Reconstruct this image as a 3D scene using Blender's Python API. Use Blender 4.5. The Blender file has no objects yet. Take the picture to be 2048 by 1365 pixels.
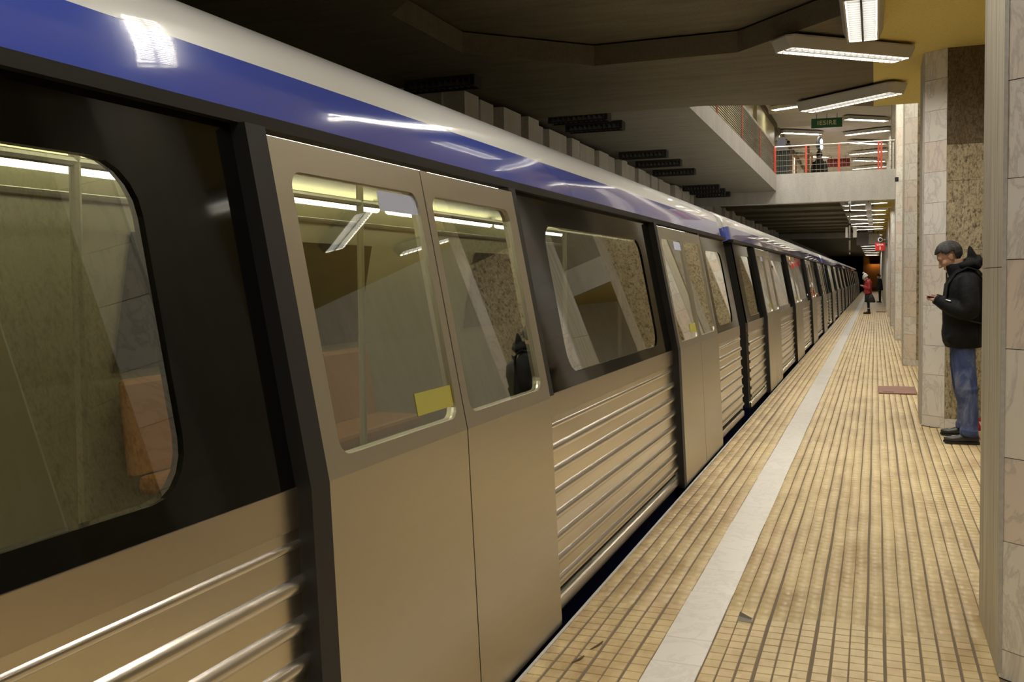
import bpy, bmesh, math, random
import numpy as np
from mathutils import Vector, Matrix, Euler, noise as mnoise
random.seed(7)
PI = math.pi
SC = bpy.context.scene
COL = SC.collection

# ---------------------------------------------------------------- camera, world, exposure
def make_camera():
    yaw, pitch, roll = .367, .042, -.010
    f = Vector((-math.sin(yaw)*math.cos(pitch), math.cos(yaw)*math.cos(pitch), -math.sin(pitch)))
    r0 = Vector((math.cos(yaw), math.sin(yaw), 0)); u0 = r0.cross(f)
    r = math.cos(roll)*r0 + math.sin(roll)*u0
    u = -math.sin(roll)*r0 + math.cos(roll)*u0
    cd = bpy.data.cameras.new('camera'); co = bpy.data.objects.new('camera', cd); COL.objects.link(co)
    m = Matrix.Identity(4)
    for i in range(3):
        m[i][0], m[i][1], m[i][2] = r[i], u[i], -f[i]
    m[0][3], m[1][3], m[2][3] = 0, 0, 1.5
    co.matrix_world = m
    cd.sensor_width = 36; cd.lens = 1889.5*36/2048
    cd.shift_y = -(682.5-640)/2048
    cd.clip_start = .05; cd.clip_end = 300
    SC.camera = co
make_camera()
world = bpy.data.worlds.new('world'); SC.world = world; world.use_nodes = True
world.node_tree.nodes['Background'].inputs[0].default_value = (.9, .95, 1, 1)
world.node_tree.nodes['Background'].inputs[1].default_value = 0.0
SC.view_settings.view_transform = 'Standard'; SC.view_settings.look = 'None'
SC.view_settings.gamma = 1; SC.view_settings.use_curve_mapping = False
SC.view_settings.exposure = 0.0
LAMP = 54.0            # radiance of the fluorescent tubes on the platform
LAMP_HALL = 24.0       # and in the upper hall
SC.cycles.max_bounces = 8; SC.cycles.transparent_max_bounces = 24
SC.cycles.use_denoising = True
SC.cycles.use_light_tree = True
SC.cycles.sample_clamp_indirect = 8

# ---------------------------------------------------------------- materials
MATS = {}
def mat(name, col=(.5,.5,.5), rough=.6, metal=0., spec=.5, emit=None, estr=0., coat=0.):
    m = bpy.data.materials.new(name); m.use_nodes = True
    b = m.node_tree.nodes['Principled BSDF']
    b.inputs['Base Color'].default_value = (*col, 1); b.inputs['Roughness'].default_value = rough
    b.inputs['Metallic'].default_value = metal; b.inputs['Specular IOR Level'].default_value = spec
    b.inputs['Coat Weight'].default_value = coat; b.inputs['Coat Roughness'].default_value = .04
    if emit:
        b.inputs['Emission Color'].default_value = (*emit, 1); b.inputs['Emission Strength'].default_value = estr
    MATS[name] = m; return m
def nd(m, t, **kw):
    n = m.node_tree.nodes.new(t)
    for k, v in kw.items():
        if k.startswith('_'): setattr(n, k[1:], v)
        else: n.inputs[k.replace('__', ' ')].default_value = v
    return n
def lk(m, a, b): m.node_tree.links.new(a, b)
def bsdf(m): return m.node_tree.nodes['Principled BSDF']
def ramp(m, src, stops):
    r = nd(m, 'ShaderNodeValToRGB'); lk(m, src, r.inputs[0])
    e = r.color_ramp.elements
    while len(e) < len(stops): e.new(.5)
    for el, (p, c) in zip(e, stops): el.position = p; el.color = (*c, 1)
    return r.outputs[0]
def coords(m, scale=(1,1,1), kind='Position'):
    if kind == 'Position': g = nd(m, 'ShaderNodeNewGeometry').outputs['Position']
    else: g = nd(m, 'ShaderNodeTexCoord').outputs[kind]
    mp = nd(m, 'ShaderNodeMapping', Scale=scale); lk(m, g, mp.inputs[0]); return mp.outputs[0]
def noise(m, vec, scale, detail=4, rough=.5, dist=0.):
    n = nd(m, 'ShaderNodeTexNoise', Scale=scale, Detail=detail, Roughness=rough, Distortion=dist); lk(m, vec, n.inputs['Vector']); return n.outputs['Fac']
def mix(m, fac, a, b, mode='MIX'):
    n = nd(m, 'ShaderNodeMix', _data_type='RGBA', _blend_type=mode)
    for s, v in ((0, fac), (6, a), (7, b)):
        if hasattr(v, 'is_output'): lk(m, v, n.inputs[s])
        else: n.inputs[s].default_value = v if s == 0 else (*v, 1)
    return n.outputs[2]
def bump(m, h, strength=.3, dist=.01):
    b = nd(m, 'ShaderNodeBump', Strength=strength, Distance=dist); lk(m, h, b.inputs['Height']); lk(m, b.outputs[0], bsdf(m).inputs['Normal'])
def setcol(m, o): lk(m, o, bsdf(m).inputs['Base Color'])

def concrete(name, c0, c1, streak=(2, 2, 2), rough=.85):
    m = mat(name, c0, rough, spec=.2)
    a = noise(m, coords(m, streak), 1.2, 8, .65); b = noise(m, coords(m), 40, 3)
    c = ramp(m, a, [(.3, c0), (.7, c1)]); setcol(m, mix(m, .25, c, ramp(m, b, [(.35, tuple(x*.7 for x in c0)), (.65, c1)])))
    bump(m, b, .15, .004); return m
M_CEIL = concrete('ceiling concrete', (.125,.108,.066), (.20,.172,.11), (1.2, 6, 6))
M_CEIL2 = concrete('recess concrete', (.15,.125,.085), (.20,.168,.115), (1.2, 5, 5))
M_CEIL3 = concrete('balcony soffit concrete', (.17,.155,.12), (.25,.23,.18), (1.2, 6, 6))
M_YEL = concrete('ochre painted ceiling', (.68,.55,.17), (.76,.62,.21), (1, 1, 1), .7)
M_SLAB = concrete('light concrete', (.40,.385,.36), (.56,.54,.50), (4, 4, 1.2))
M_WALLC = concrete('track wall concrete', (.60,.57,.50), (.76,.72,.64), (3, 3, .8))
M_HALLC = concrete('hall ceiling plaster', (.66,.60,.50), (.74,.68,.58), (1, 1, 1))
M_HALLW = concrete('hall yellow wall', (.56,.50,.26), (.66,.60,.34), (1, 3, .3), .4)
M_DARK = mat('unlit void black', (.02,.019,.017), .8)
M_ORANGE = concrete('orange end wall', (.30,.13,.035), (.42,.2,.06), (.5, .5, .5))
M_DKRED = mat('dark red band', (.13,.03,.02), .6)
M_BED = concrete('track bed', (.06,.055,.05), (.1,.09,.08), (4, 4, 4))
M_STEEL = mat('rail steel', (.35,.3,.27), .4, 1)

def tile_material():
    m = mat('yellow platform tile', (.6,.45,.22), .42, spec=.4)
    g = nd(m, 'ShaderNodeNewGeometry').outputs['Position']
    d = nd(m, 'ShaderNodeVectorMath', _operation='DIVIDE'); lk(m, g, d.inputs[0]); d.inputs[1].default_value = (.0663, .0733, 1000)
    s = nd(m, 'ShaderNodeVectorMath', _operation='FLOOR'); lk(m, d.outputs[0], s.inputs[0])
    w = nd(m, 'ShaderNodeTexWhiteNoise', _noise_dimensions='3D'); lk(m, s.outputs[0], w.inputs['Vector'])
    d2 = nd(m, 'ShaderNodeVectorMath', _operation='DIVIDE'); lk(m, g, d2.inputs[0]); d2.inputs[1].default_value = (.199, .586, 1000)
    s2 = nd(m, 'ShaderNodeVectorMath', _operation='FLOOR'); lk(m, d2.outputs[0], s2.inputs[0])
    w2 = nd(m, 'ShaderNodeTexWhiteNoise', _noise_dimensions='3D'); lk(m, s2.outputs[0], w2.inputs['Vector'])
    c1 = ramp(m, w.outputs['Value'], [(0, (.52,.385,.175)), (.5, (.62,.475,.235)), (1, (.68,.545,.30))])
    c2 = ramp(m, w2.outputs['Value'], [(0, (.50,.39,.21)), (.35, (.62,.48,.245)), (.8, (.64,.50,.26)), (1, (.64,.46,.27))])
    c = mix(m, .5, c1, c2)
    st = noise(m, coords(m, (1.2,.5,1)), 3.2, 5, .6)
    c = mix(m, 1, c, ramp(m, st, [(.32, (.74,.68,.62)), (.55, (1,1,1))]), 'MULTIPLY')
    # grime towards the platform edge, worn between the edge and the white stripe
    sx = nd(m, 'ShaderNodeSeparateXYZ'); lk(m, g, sx.inputs[0])
    edge = nd(m, 'ShaderNodeMapRange'); lk(m, sx.outputs[0], edge.inputs[0])
    for k, v in (('From Min', -.8), ('From Max', -1.25), ('To Min', 0.), ('To Max', .75)): edge.inputs[k].default_value = v
    st2 = noise(m, coords(m, (3,1.2,1)), 4, 5, .7)
    mm = nd(m, 'ShaderNodeMath', _operation='MULTIPLY'); lk(m, edge.outputs[0], mm.inputs[0]); lk(m, ramp(m, st2, [(.4, (0,0,0)), (.65, (1,1,1))]), mm.inputs[1])
    c = mix(m, mm.outputs[0], c, (.26,.16,.09))
    setcol(m, c)
    rr = nd(m, 'ShaderNodeMapRange'); lk(m, st, rr.inputs[0]); rr.inputs['To Min'].default_value = .3; rr.inputs['To Max'].default_value = .55
    lk(m, rr.outputs[0], bsdf(m).inputs['Roughness'])
    return m
M_TILE = tile_material()
M_GROUT = mat('tile grout', (.17,.125,.08), .9)
def far_tile():
    m = mat('distant platform tiling', (.6,.45,.22), .45)
    b = nd(m, 'ShaderNodeTexBrick', _offset=0.0, _squash=1.0); lk(m, coords(m), b.inputs['Vector'])
    for k, v in (('Scale', 1.), ('Brick Width', .0663), ('Row Height', .0733), ('Mortar Size', .004), ('Bias', 0.)): b.inputs[k].default_value = v
    b.inputs['Color1'].default_value = (.56,.42,.2,1); b.inputs['Color2'].default_value = (.6,.46,.23,1); b.inputs['Mortar'].default_value = (.17,.125,.08,1)
    st = noise(m, coords(m, (.6,.5,1)), 1.6, 5, .6)
    setcol(m, mix(m, 1, b.outputs['Color'], ramp(m, st, [(.35, (.7,.62,.58)), (.6, (1,1,1))]), 'MULTIPLY')); return m
M_FARTILE = far_tile()

def marble(name, base, warm, vein):
    m = mat(name, base, .28, spec=.5)
    oi = nd(m, 'ShaderNodeObjectInfo')
    g = nd(m, 'ShaderNodeNewGeometry').outputs['Position']
    ad = nd(m, 'ShaderNodeVectorMath', _operation='ADD'); lk(m, g, ad.inputs[0])
    sc = nd(m, 'ShaderNodeVectorMath', _operation='SCALE'); sc.inputs[0].default_value = (13, 7, 5); lk(m, oi.outputs['Random'], sc.inputs['Scale']); lk(m, sc.outputs[0], ad.inputs[1])
    mp = nd(m, 'ShaderNodeMapping', Scale=(2.2, 2.2, 1.1), Rotation=(0, .6, 0)); lk(m, ad.outputs[0], mp.inputs[0])
    n = noise(m, mp.outputs[0], 1.8, 7, .62, 1.4); n2 = noise(m, mp.outputs[0], .7, 3, .5, .6)
    v = ramp(m, n, [(.46, (0,0,0)), (.5, (1,1,1)), (.54, (0,0,0))])
    w = nd(m, 'ShaderNodeMapRange'); lk(m, oi.outputs['Random'], w.inputs[0])
    for k, x in (('From Min', .45), ('From Max', .75), ('To Min', 0.), ('To Max', .9)): w.inputs[k].default_value = x
    c = mix(m, w.outputs[0], base, warm)
    c = mix(m, n2, c, tuple(x*.86 for x in base))
    vm = nd(m, 'ShaderNodeMath', _operation='MULTIPLY'); lk(m, v, vm.inputs[0]); vm.inputs[1].default_value = .5
    setcol(m, mix(m, vm.outputs[0], c, vein)); return m
M_MARBLE = marble('veined marble cladding', (.82,.785,.71), (.76,.60,.49), (.42,.38,.35))
M_STRIPE = marble('white stripe marble', (.86,.81,.72), (.84,.78,.69), (.62,.58,.53))
def travertine():
    m = mat('ribbed travertine', (.42,.36,.25), .6, spec=.3)
    a = noise(m, coords(m, (14, 14, .5)), 2.0, 6, .65); b = noise(m, coords(m, (40, 40, 1.4)), 2.0, 4, .6)
    c = ramp(m, a, [(.32, (.32,.265,.165)), (.5, (.54,.485,.365)), (.68, (.64,.60,.51))])
    setcol(m, mix(m, .3, c, ramp(m, b, [(.35, (.22,.18,.11)), (.65, (.55,.5,.4))])))
    bump(m, a, .5, .01); return m
M_TRAV = travertine()
def pitted(name, c0, c1):
    m = mat(name, c0, .65, spec=.3)
    a = noise(m, coords(m, (4, 4, 2)), 1.6, 6, .65); b = noise(m, coords(m, (16, 16, 7)), 2.2, 6, .75)
    c = ramp(m, a, [(.3, c0), (.7, c1)])
    b2 = noise(m, coords(m, (30, 30, 18)), 2.2, 5, .7); pit = ramp(m, b, [(.38, (.85,.85,.85)), (.50, (0,0,0))])
    c = mix(m, ramp(m, b2, [(.35, (.75,.75,.75)), (.55, (0,0,0))]), c, tuple(x*.45 for x in c0))
    setcol(m, mix(m, pit, c, (.06,.045,.025))); bump(m, b, .4, .01); return m
M_PIT = pitted('pitted travertine', (.40,.32,.19), (.52,.45,.30))
M_PITD = pitted('stained brown travertine', (.13,.09,.05), (.2,.15,.09))
M_GAP = mat('dark joint', (.07,.06,.05), .9)

# train
M_WHITE = mat('white car paint', (.90,.90,.87), .25, coat=.5)
M_BLUE = mat('blue car paint', (.07,.115,.56), .12, coat=1.0)
M_NAVY = mat('navy skirt paint', (.004,.006,.03), .3)
M_BLACK = mat('gloss black band', (.004,.004,.003), .06, spec=.22)
M_RUBBER = mat('black rubber', (.012,.011,.009), .55)
def brushed(name, col, rough):
    m = mat(name, col, rough, 1.0)
    n = noise(m, coords(m, (60, .6, 60)), 3, 4, .6)
    r = nd(m, 'ShaderNodeMapRange'); lk(m, n, r.inputs[0]); r.inputs['To Min'].default_value = rough*.75; r.inputs['To Max'].default_value = rough*1.3
    lk(m, r.outputs[0], bsdf(m).inputs['Roughness']); return m
M_INOX = brushed('brushed stainless cladding', (.56,.50,.41), .3)
M_DOOR = brushed('satin door panel', (.55,.51,.42), .36)
M_RIB = brushed('polished rib', (.66,.61,.53), .24)
M_UNDER = mat('underframe', (.02,.02,.02), .7)
def glass(name, tint, ior=1.55, gain=1.0):
    m = bpy.data.materials.new(name); m.use_nodes = True; nt = m.node_tree
    nt.nodes.remove(nt.nodes['Principled BSDF']); out = nt.nodes['Material Output']
    t = nt.nodes.new('ShaderNodeBsdfTransparent'); t.inputs[0].default_value = (*tint, 1)
    g = nt.nodes.new('ShaderNodeBsdfGlossy'); g.inputs['Roughness'].default_value = .015; g.inputs[0].default_value = (.96,.98,.95,1)
    f = nt.nodes.new('ShaderNodeFresnel'); f.inputs[0].default_value = ior
    mm = nt.nodes.new('ShaderNodeMath'); mm.operation = 'MULTIPLY'; mm.use_clamp = True; mm.inputs[1].default_value = gain
    x = nt.nodes.new('ShaderNodeMixShader')
    nt.links.new(f.outputs[0], mm.inputs[0]); nt.links.new(mm.outputs[0], x.inputs[0]); nt.links.new(t.outputs[0], x.inputs[1]); nt.links.new(g.outputs[0], x.inputs[2]); nt.links.new(x.outputs[0], out.inputs[0])
    return m
M_GLASS = glass('car window glass', (.40,.41,.34), 1.6, 2.6)
M_CREAM = mat('car interior cream', (.66,.63,.40), .5)
M_CARWALL = mat('car interior wall', (.27,.25,.17), .5)
M_CARFLOOR = mat('car interior floor', (.14,.12,.10), .6)
M_SEAT = mat('orange brown seat', (.34,.15,.05), .6)
M_TUBE_CAR = mat('car light tube', (1,1,1), .5, emit=(1,.97,.80), estr=13)
M_POLE = mat('steel grab pole', (.30,.28,.2), .35)
M_DARKGLASS = mat('dark far window', (.02,.022,.02), .1)
M_STICK = mat('pale blue sticker', (.52,.56,.72), .5)
M_STICKY = mat('yellow sticker', (.42,.38,.07), .5)
M_AMBER = mat('amber lamp', (.9,.35,.05), .4, emit=(1,.38,.06), estr=2.2)
# lamps, fittings
M_HOUSE = mat('lamp housing', (.50,.47,.40), .5)
M_TUBE = mat('fluorescent tube', (1,1,1), .5, emit=(1,.955,.87), estr=LAMP)
M_TUBEH = mat('hall fluorescent tube', (1,1,1), .5, emit=(1,.95,.86), estr=LAMP_HALL)
M_LOUVRE = mat('lamp louvre', (.05,.049,.046), .5, spec=.2)
M_TUBEF = mat('far fluorescent tube', (1,1,1), .5, emit=(1,.955,.87), estr=42)
M_UNLIT = mat('unlit louvre housing', (.028,.026,.022), .6)
M_UNLITS = mat('unlit louvre blades', (.10,.095,.085), .5)
M_REDP = mat('red railing paint', (.55,.08,.04), .45)
M_RAIL = mat('pale railing steel', (.55,.54,.50), .35, .6)
M_MESHW = mat('railing wire', (.30,.28,.22), .5, .3)
M_BARD = mat('dark bronze bar', (.13,.115,.085), .5, .2)
M_GREEN = mat('green sign', (.012,.115,.045), .4)
M_SIGNTXT = mat('cream lettering', (.72,.70,.50), .5)
M_REDSIGN = mat('red sign', (.50,.015,.015), .4)
M_DKRED2 = mat('dull red board', (.2,.012,.012), .5)
M_WHITEP = mat('white paint', (.8,.79,.75), .5)
M_GREYP = mat('grey panel', (.26,.26,.27), .5)
M_TEAL = mat('dark teal panel', (.03,.06,.07), .5)
M_BLK = mat('matt black', (.01,.01,.01), .6)
M_BLUEGLOW = mat('blue white display', (1,1,1), .5, emit=(.55,.6,1), estr=9)
M_HATCH = concrete('red brown hatch plate', (.24,.12,.085), (.3,.16,.12), (3, 3, 3), .55)
M_PAPER = mat('grey paper scrap', (.22,.2,.17), .8)
M_TWIG = mat('brown litter', (.12,.075,.04), .9)

# ---------------------------------------------------------------- geometry helpers
class MB:
    def __init__(s): s.v = []; s.f = []; s.mi = []; s.cur = 0
    def add(s, vs, fs):
        o = len(s.v); s.v += [tuple(p) for p in vs]; s.f += [tuple(i+o for i in f) for f in fs]; s.mi += [s.cur]*len(fs)
    def box(s, x0, x1, y0, y1, z0, z1):
        s.add([(x,y,z) for z in (z0,z1) for y in (y0,y1) for x in (x0,x1)], [(0,2,3,1),(4,5,7,6),(0,1,5,4),(2,6,7,3),(0,4,6,2),(1,3,7,5)])
    def prism(s, poly, z0, z1, caps=True):
        n = len(poly); a = [(x,y,z0) for x,y in poly]; b = [(x,y,z1) for x,y in poly]
        fs = [(i,(i+1)%n,n+(i+1)%n,n+i) for i in range(n)]
        if caps: fs += [tuple(range(n))[::-1], tuple(range(n,2*n))]
        s.add(a+b, fs)
    def rings(s, rings, close=True, cap=True):
        n = len(rings[0]); vs = [p for r in rings for p in r]; fs = []
        for k in range(len(rings)-1):
            for i in range(n if close else n-1):
                j = (i+1) % n; fs.append((k*n+i, k*n+j, (k+1)*n+j, (k+1)*n+i))
        if cap and close: fs += [tuple(range(n))[::-1], tuple(range((len(rings)-1)*n, len(rings)*n))]
        s.add(vs, fs)
    def tube(s, pts, radii, n=8, cap=True):
        pts = [Vector(p) for p in pts]
        if not hasattr(radii, '__len__'): radii = [radii]*len(pts)
        rs = []; prev = None
        for i, p in enumerate(pts):
            d = (pts[min(i+1, len(pts)-1)] - pts[max(i-1, 0)]).normalized()
            if prev is None: a = d.orthogonal().normalized()
            else: a = (prev - d*prev.dot(d)).normalized()
            prev = a; b = d.cross(a)
            rs.append([p + (a*math.cos(2*PI*k/n) + b*math.sin(2*PI*k/n))*radii[i] for k in range(n)])
        s.rings(rs, True, cap)
    def ell(s, c, r, rot=None, nu=16, nv=10):
        c = Vector(c); R = rot.to_matrix() if rot else Matrix.Identity(3); rs = []
        for j in range(1, nv):
            t = PI*j/nv; rs.append([c + R @ Vector((r[0]*math.sin(t)*math.cos(2*PI*i/nu), r[1]*math.sin(t)*math.sin(2*PI*i/nu), -r[2]*math.cos(t))) for i in range(nu)])
        o = len(s.v); s.rings(rs, True, False)
        bt, tp = len(s.v), len(s.v)+1
        s.v += [tuple(c + R @ Vector((0,0,-r[2]))), tuple(c + R @ Vector((0,0,r[2])))]
        for i in range(nu):
            j = (i+1) % nu; s.f.append((bt, o+j, o+i)); s.f.append((tp, o+(nv-2)*nu+i, o+(nv-2)*nu+j)); s.mi += [s.cur]*2
    def capsule(s, pts, radii, n=14):
        s.tube(pts, radii, n)
        for p, r in zip(pts, radii): s.ell(p, (r,r,r), None, n, 8)
    def quad(s, a, b, c, d): s.add([a,b,c,d], [(0,1,2,3)])
    def build(s, name, m, parent=None, smooth=False, off=(0,0,0), recalc=True, angle=None):
        me = bpy.data.meshes.new(name); me.from_pydata(s.v, [], s.f)
        ms = m if isinstance(m, (list, tuple)) else [m]
        for x in ms: me.materials.append(x)
        if len(ms) > 1: me.polygons.foreach_set('material_index', s.mi)
        if recalc:
            bm = bmesh.new(); bm.from_mesh(me); bmesh.ops.recalc_face_normals(bm, faces=bm.faces); bm.to_mesh(me); bm.free()
        if smooth: me.polygons.foreach_set('use_smooth', [True]*len(me.polygons))
        if angle is not None: me.set_sharp_from_angle(angle=angle)
        o = bpy.data.objects.new(name, me); COL.objects.link(o)
        o.parent = parent; o.location = off; return o
def tag(o, label=None, cat=None, group=None, kind=None):
    for k, v in (('label', label), ('category', cat), ('group', group), ('kind', kind)):
        if v: o[k] = v
    return o
def thing(name, label, cat, loc=(0,0,0), group=None, kind=None, rz=0):
    o = bpy.data.objects.new(name, None); COL.objects.link(o); o.location = loc; o.rotation_euler = (0,0,rz); o.empty_display_size = .2
    return tag(o, label, cat, group, kind)
def copy_tree(o, parent=None):
    c = o.copy(); COL.objects.link(c)
    if parent: c.parent = parent
    for ch in list(o.children): copy_tree(ch, c)
    return c
def neg(v): return (-v[0], -v[1], -v[2])
def bevel(o, w, seg=2):
    b = o.modifiers.new('bevel', 'BEVEL'); b.width = w; b.segments = seg; b.limit_method = 'ANGLE'; return o

# ---------------------------------------------------------------- setting: platform floor
PED = -1.245      # platform edge
CW, RW = .0663, .0733
PIL_Y = [3.885 - 6.42, 3.885, 10.29, 17.2, 24.0, 30.8, 37.6, 44.4, 51.2, 58.0, 64.8, 71.6, 78.4, 85.2, 92.0, 98.8]   # start of each pillar's track-facing side
P_X0, P_X1, P_LEN, P_CX, P_CY = .437, 1.50, .69, .205, .172   # side plane, other side, side length, chamfer size
def in_pillar(x, y):
    for py in PIL_Y:
        if P_X0-.02 < x < P_X1+.02 and py-P_CY-.02 < y < py+P_LEN+P_CY+.02:
            if x-P_X0+1e-6 >= max(0, (py-y))*1.2 - .03 and x-P_X0 >= max(0, y-py-P_LEN)*1.2 - .03: return True
    return False
def floor():
    fl = thing('floor', 'yellow tiled island platform with a white marble safety stripe', 'floor', (1.0, 40, 0), kind='structure')
    off = neg((1.0, 40, 0))
    b = MB(); b.box(PED+.004, 3.24, -8, 105, -1.15, -.0035); b.build('platform_body', M_GROUT, fl, off=off)
    e = MB(); e.box(PED-.002, PED+.012, -8, 105, -.03, -.0005); e.build('edge_nosing', M_SLAB, fl, off=off)
    # column starts
    cols = []
    x = PED+.014
    for w, j in ((.060, .0065), (.0605, .0065), (.0605, .015), (.0635, .0065), (.0625, .006), (.0655, .006)):
        cols.append((x, x+w)); x += w+j
    x = -.616
    k = 0
    while x < 2.6:
        j = (.0066, .0066, .0092)[k % 3]
        cols.append((x, x+CW-j)); x += CW+(.0006 if k % 3 == 2 else 0); k += 1
    rng = random.Random(3)
    parts = MB(); data = []
    y0 = -4.0; rows = int((46-y0)/RW)
    V = []; F = []
    singles = []
    for ci, (xa, xb) in enumerate(cols):
        oy = rng.uniform(-.003, .003)
        for r in range(rows):
            ya = y0 + r*RW + oy + .0035*math.sin(r*.11+ci*.9); yb = ya + RW - .0042
            if xb > 1.3 and ya > 12: continue
            if in_pillar((xa+xb)/2, (ya+yb)/2): continue
            if yb < 3.0 and xb > .6 and ya < 0: continue
            dx = .0022*math.sin(r*.045+ci*1.7) + .0012*math.sin(r*.31+ci)
            h = rng.uniform(-.0007, .0003)
            t = (xa+dx, xb+dx, ya, yb, h)
            if 3.22 < ya < 4.30 and xb < .46: singles.append(t)
            else: data.append(t)
    singles.sort(key=lambda t: t[2]); data += singles[300:]; singles = singles[:300]
    A = np.array(data); n = len(A); c = .0022
    xs = np.stack([A[:,0], A[:,1], A[:,1], A[:,0]], 1); ys = np.stack([A[:,2], A[:,2], A[:,3], A[:,3]], 1)
    sx = np.array([1,-1,-1,1])*c; sy = np.array([1,1,-1,-1])*c
    top = np.stack([xs+sx, ys+sy, np.repeat(A[:,4:5], 4, 1)], 2); bot = np.stack([xs, ys, np.repeat(A[:,4:5]-.0030, 4, 1)], 2)
    V = np.concatenate([top, bot], 1).reshape(-1, 3)
    q = np.array([[0,1,2,3],[4,5,1,0],[5,6,2,1],[6,7,3,2],[7,4,0,3]])
    F = (q[None] + (np.arange(n)*8)[:,None,None]).reshape(-1, 4)
    me = bpy.data.meshes.new('tile_field'); me.vertices.add(len(V)); me.vertices.foreach_set('co', (V+np.array(off)).ravel())
    me.loops.add(F.size); me.loops.foreach_set('vertex_index', F.ravel()); me.polygons.add(len(F)); me.polygons.foreach_set('loop_start', np.arange(len(F))*4)
    me.materials.append(M_TILE); me.update(calc_edges=True); me.validate()
    o = bpy.data.objects.new('tile_field', me); COL.objects.link(o); o.parent = fl; o['kind'] = 'stuff'
    shared = {}
    for xa, xb, ya, yb, h in singles:
        w, l = round(xb-xa, 4), round(yb-ya, 4)
        if (w, l) not in shared:
            m = MB(); vt = [(c,c,0),(w-c,c,0),(w-c,l-c,0),(c,l-c,0),(0,0,-.0045),(w,0,-.0045),(w,l,-.0045),(0,l,-.0045)]
            m.add(vt, [(0,1,2,3),(4,5,1,0),(5,6,2,1),(6,7,3,2),(7,4,0,3)])
            me = bpy.data.meshes.new('tile'); me.from_pydata(m.v, [], m.f); me.materials.append(M_TILE); shared[(w, l)] = me
        o = bpy.data.objects.new('tile', shared[(w, l)]); COL.objects.link(o); o.parent = fl; o.location = (xa+off[0], ya+off[1], h)
    # white marble stripe slabs
    joints = [-4, -3.5, -3, -2.5, -2, -1.5, -1, -.5, 0, .5, 1, 1.5, 2, 2.4, 2.85, 3.25, 3.614, 3.878, 4.485, 4.858, 5.52, 5.864]
    y = 5.864
    while y < 46:
        y += rng.choice([.30, .36, .42, .5, .6, .62]); joints.append(y)
    rest = MB(); rest.box(-.813, -.620, joints[-1]+.001, 105, -.02, -.0002); rest.build('stripe_far_run', M_STRIPE, fl, off=off)
    for a, b_ in zip(joints[:-1], joints[1:]):
        m = MB(); w = rng.uniform(-.0015, .0015)
        m.box(-.814+w, -.6195+w, 0, b_-a-.0022, -.02, rng.uniform(-.0006, .0004))
        o = m.build('stripe_slab', M_STRIPE, fl, off=(off[0], a+off[1], 0)); bevel(o, .0012, 1)
    f = MB(); f.quad((PED+.014, 46, -.0006), (-.816, 46, -.0006), (-.816, 105, -.0006), (PED+.014, 105, -.0006)); f.quad((-.617, 46, -.0006), (3.2, 46, -.0006), (3.2, 105, -.0006), (-.617, 105, -.0006))
    f.quad((1.3, 12, -.0008), (3.2, 12, -.0008), (3.2, 46, -.0008), (1.3, 46, -.0008)); f.quad((2.6, -8, -.0008), (3.2, -8, -.0008), (3.2, 12, -.0008), (2.6, 12, -.0008))
    f.build('far_paving', M_FARTILE, fl, off=off)
floor()

def track():
    t = thing('floor_track_bed', 'dark track bed below the platform under the train', 'floor', (-2.63, 40, -1.15), kind='structure'); off = neg(t.location)
    b = MB(); b.box(-5.1, PED+.02, -14, 106, -1.3, -1.15); b.build('bed', M_BED, t, off=off)
    for x in (-3.35, -1.92):
        r = MB(); r.box(x-.035, x+.035, -14, 106, -1.15, -1.03); r.build('rail', M_STEEL, t, off=off)
    b = MB(); b.box(3.2, 6.3, -14, 106, -1.3, -1.15); b.build('bed', M_BED, t, off=off)
track()

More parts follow.
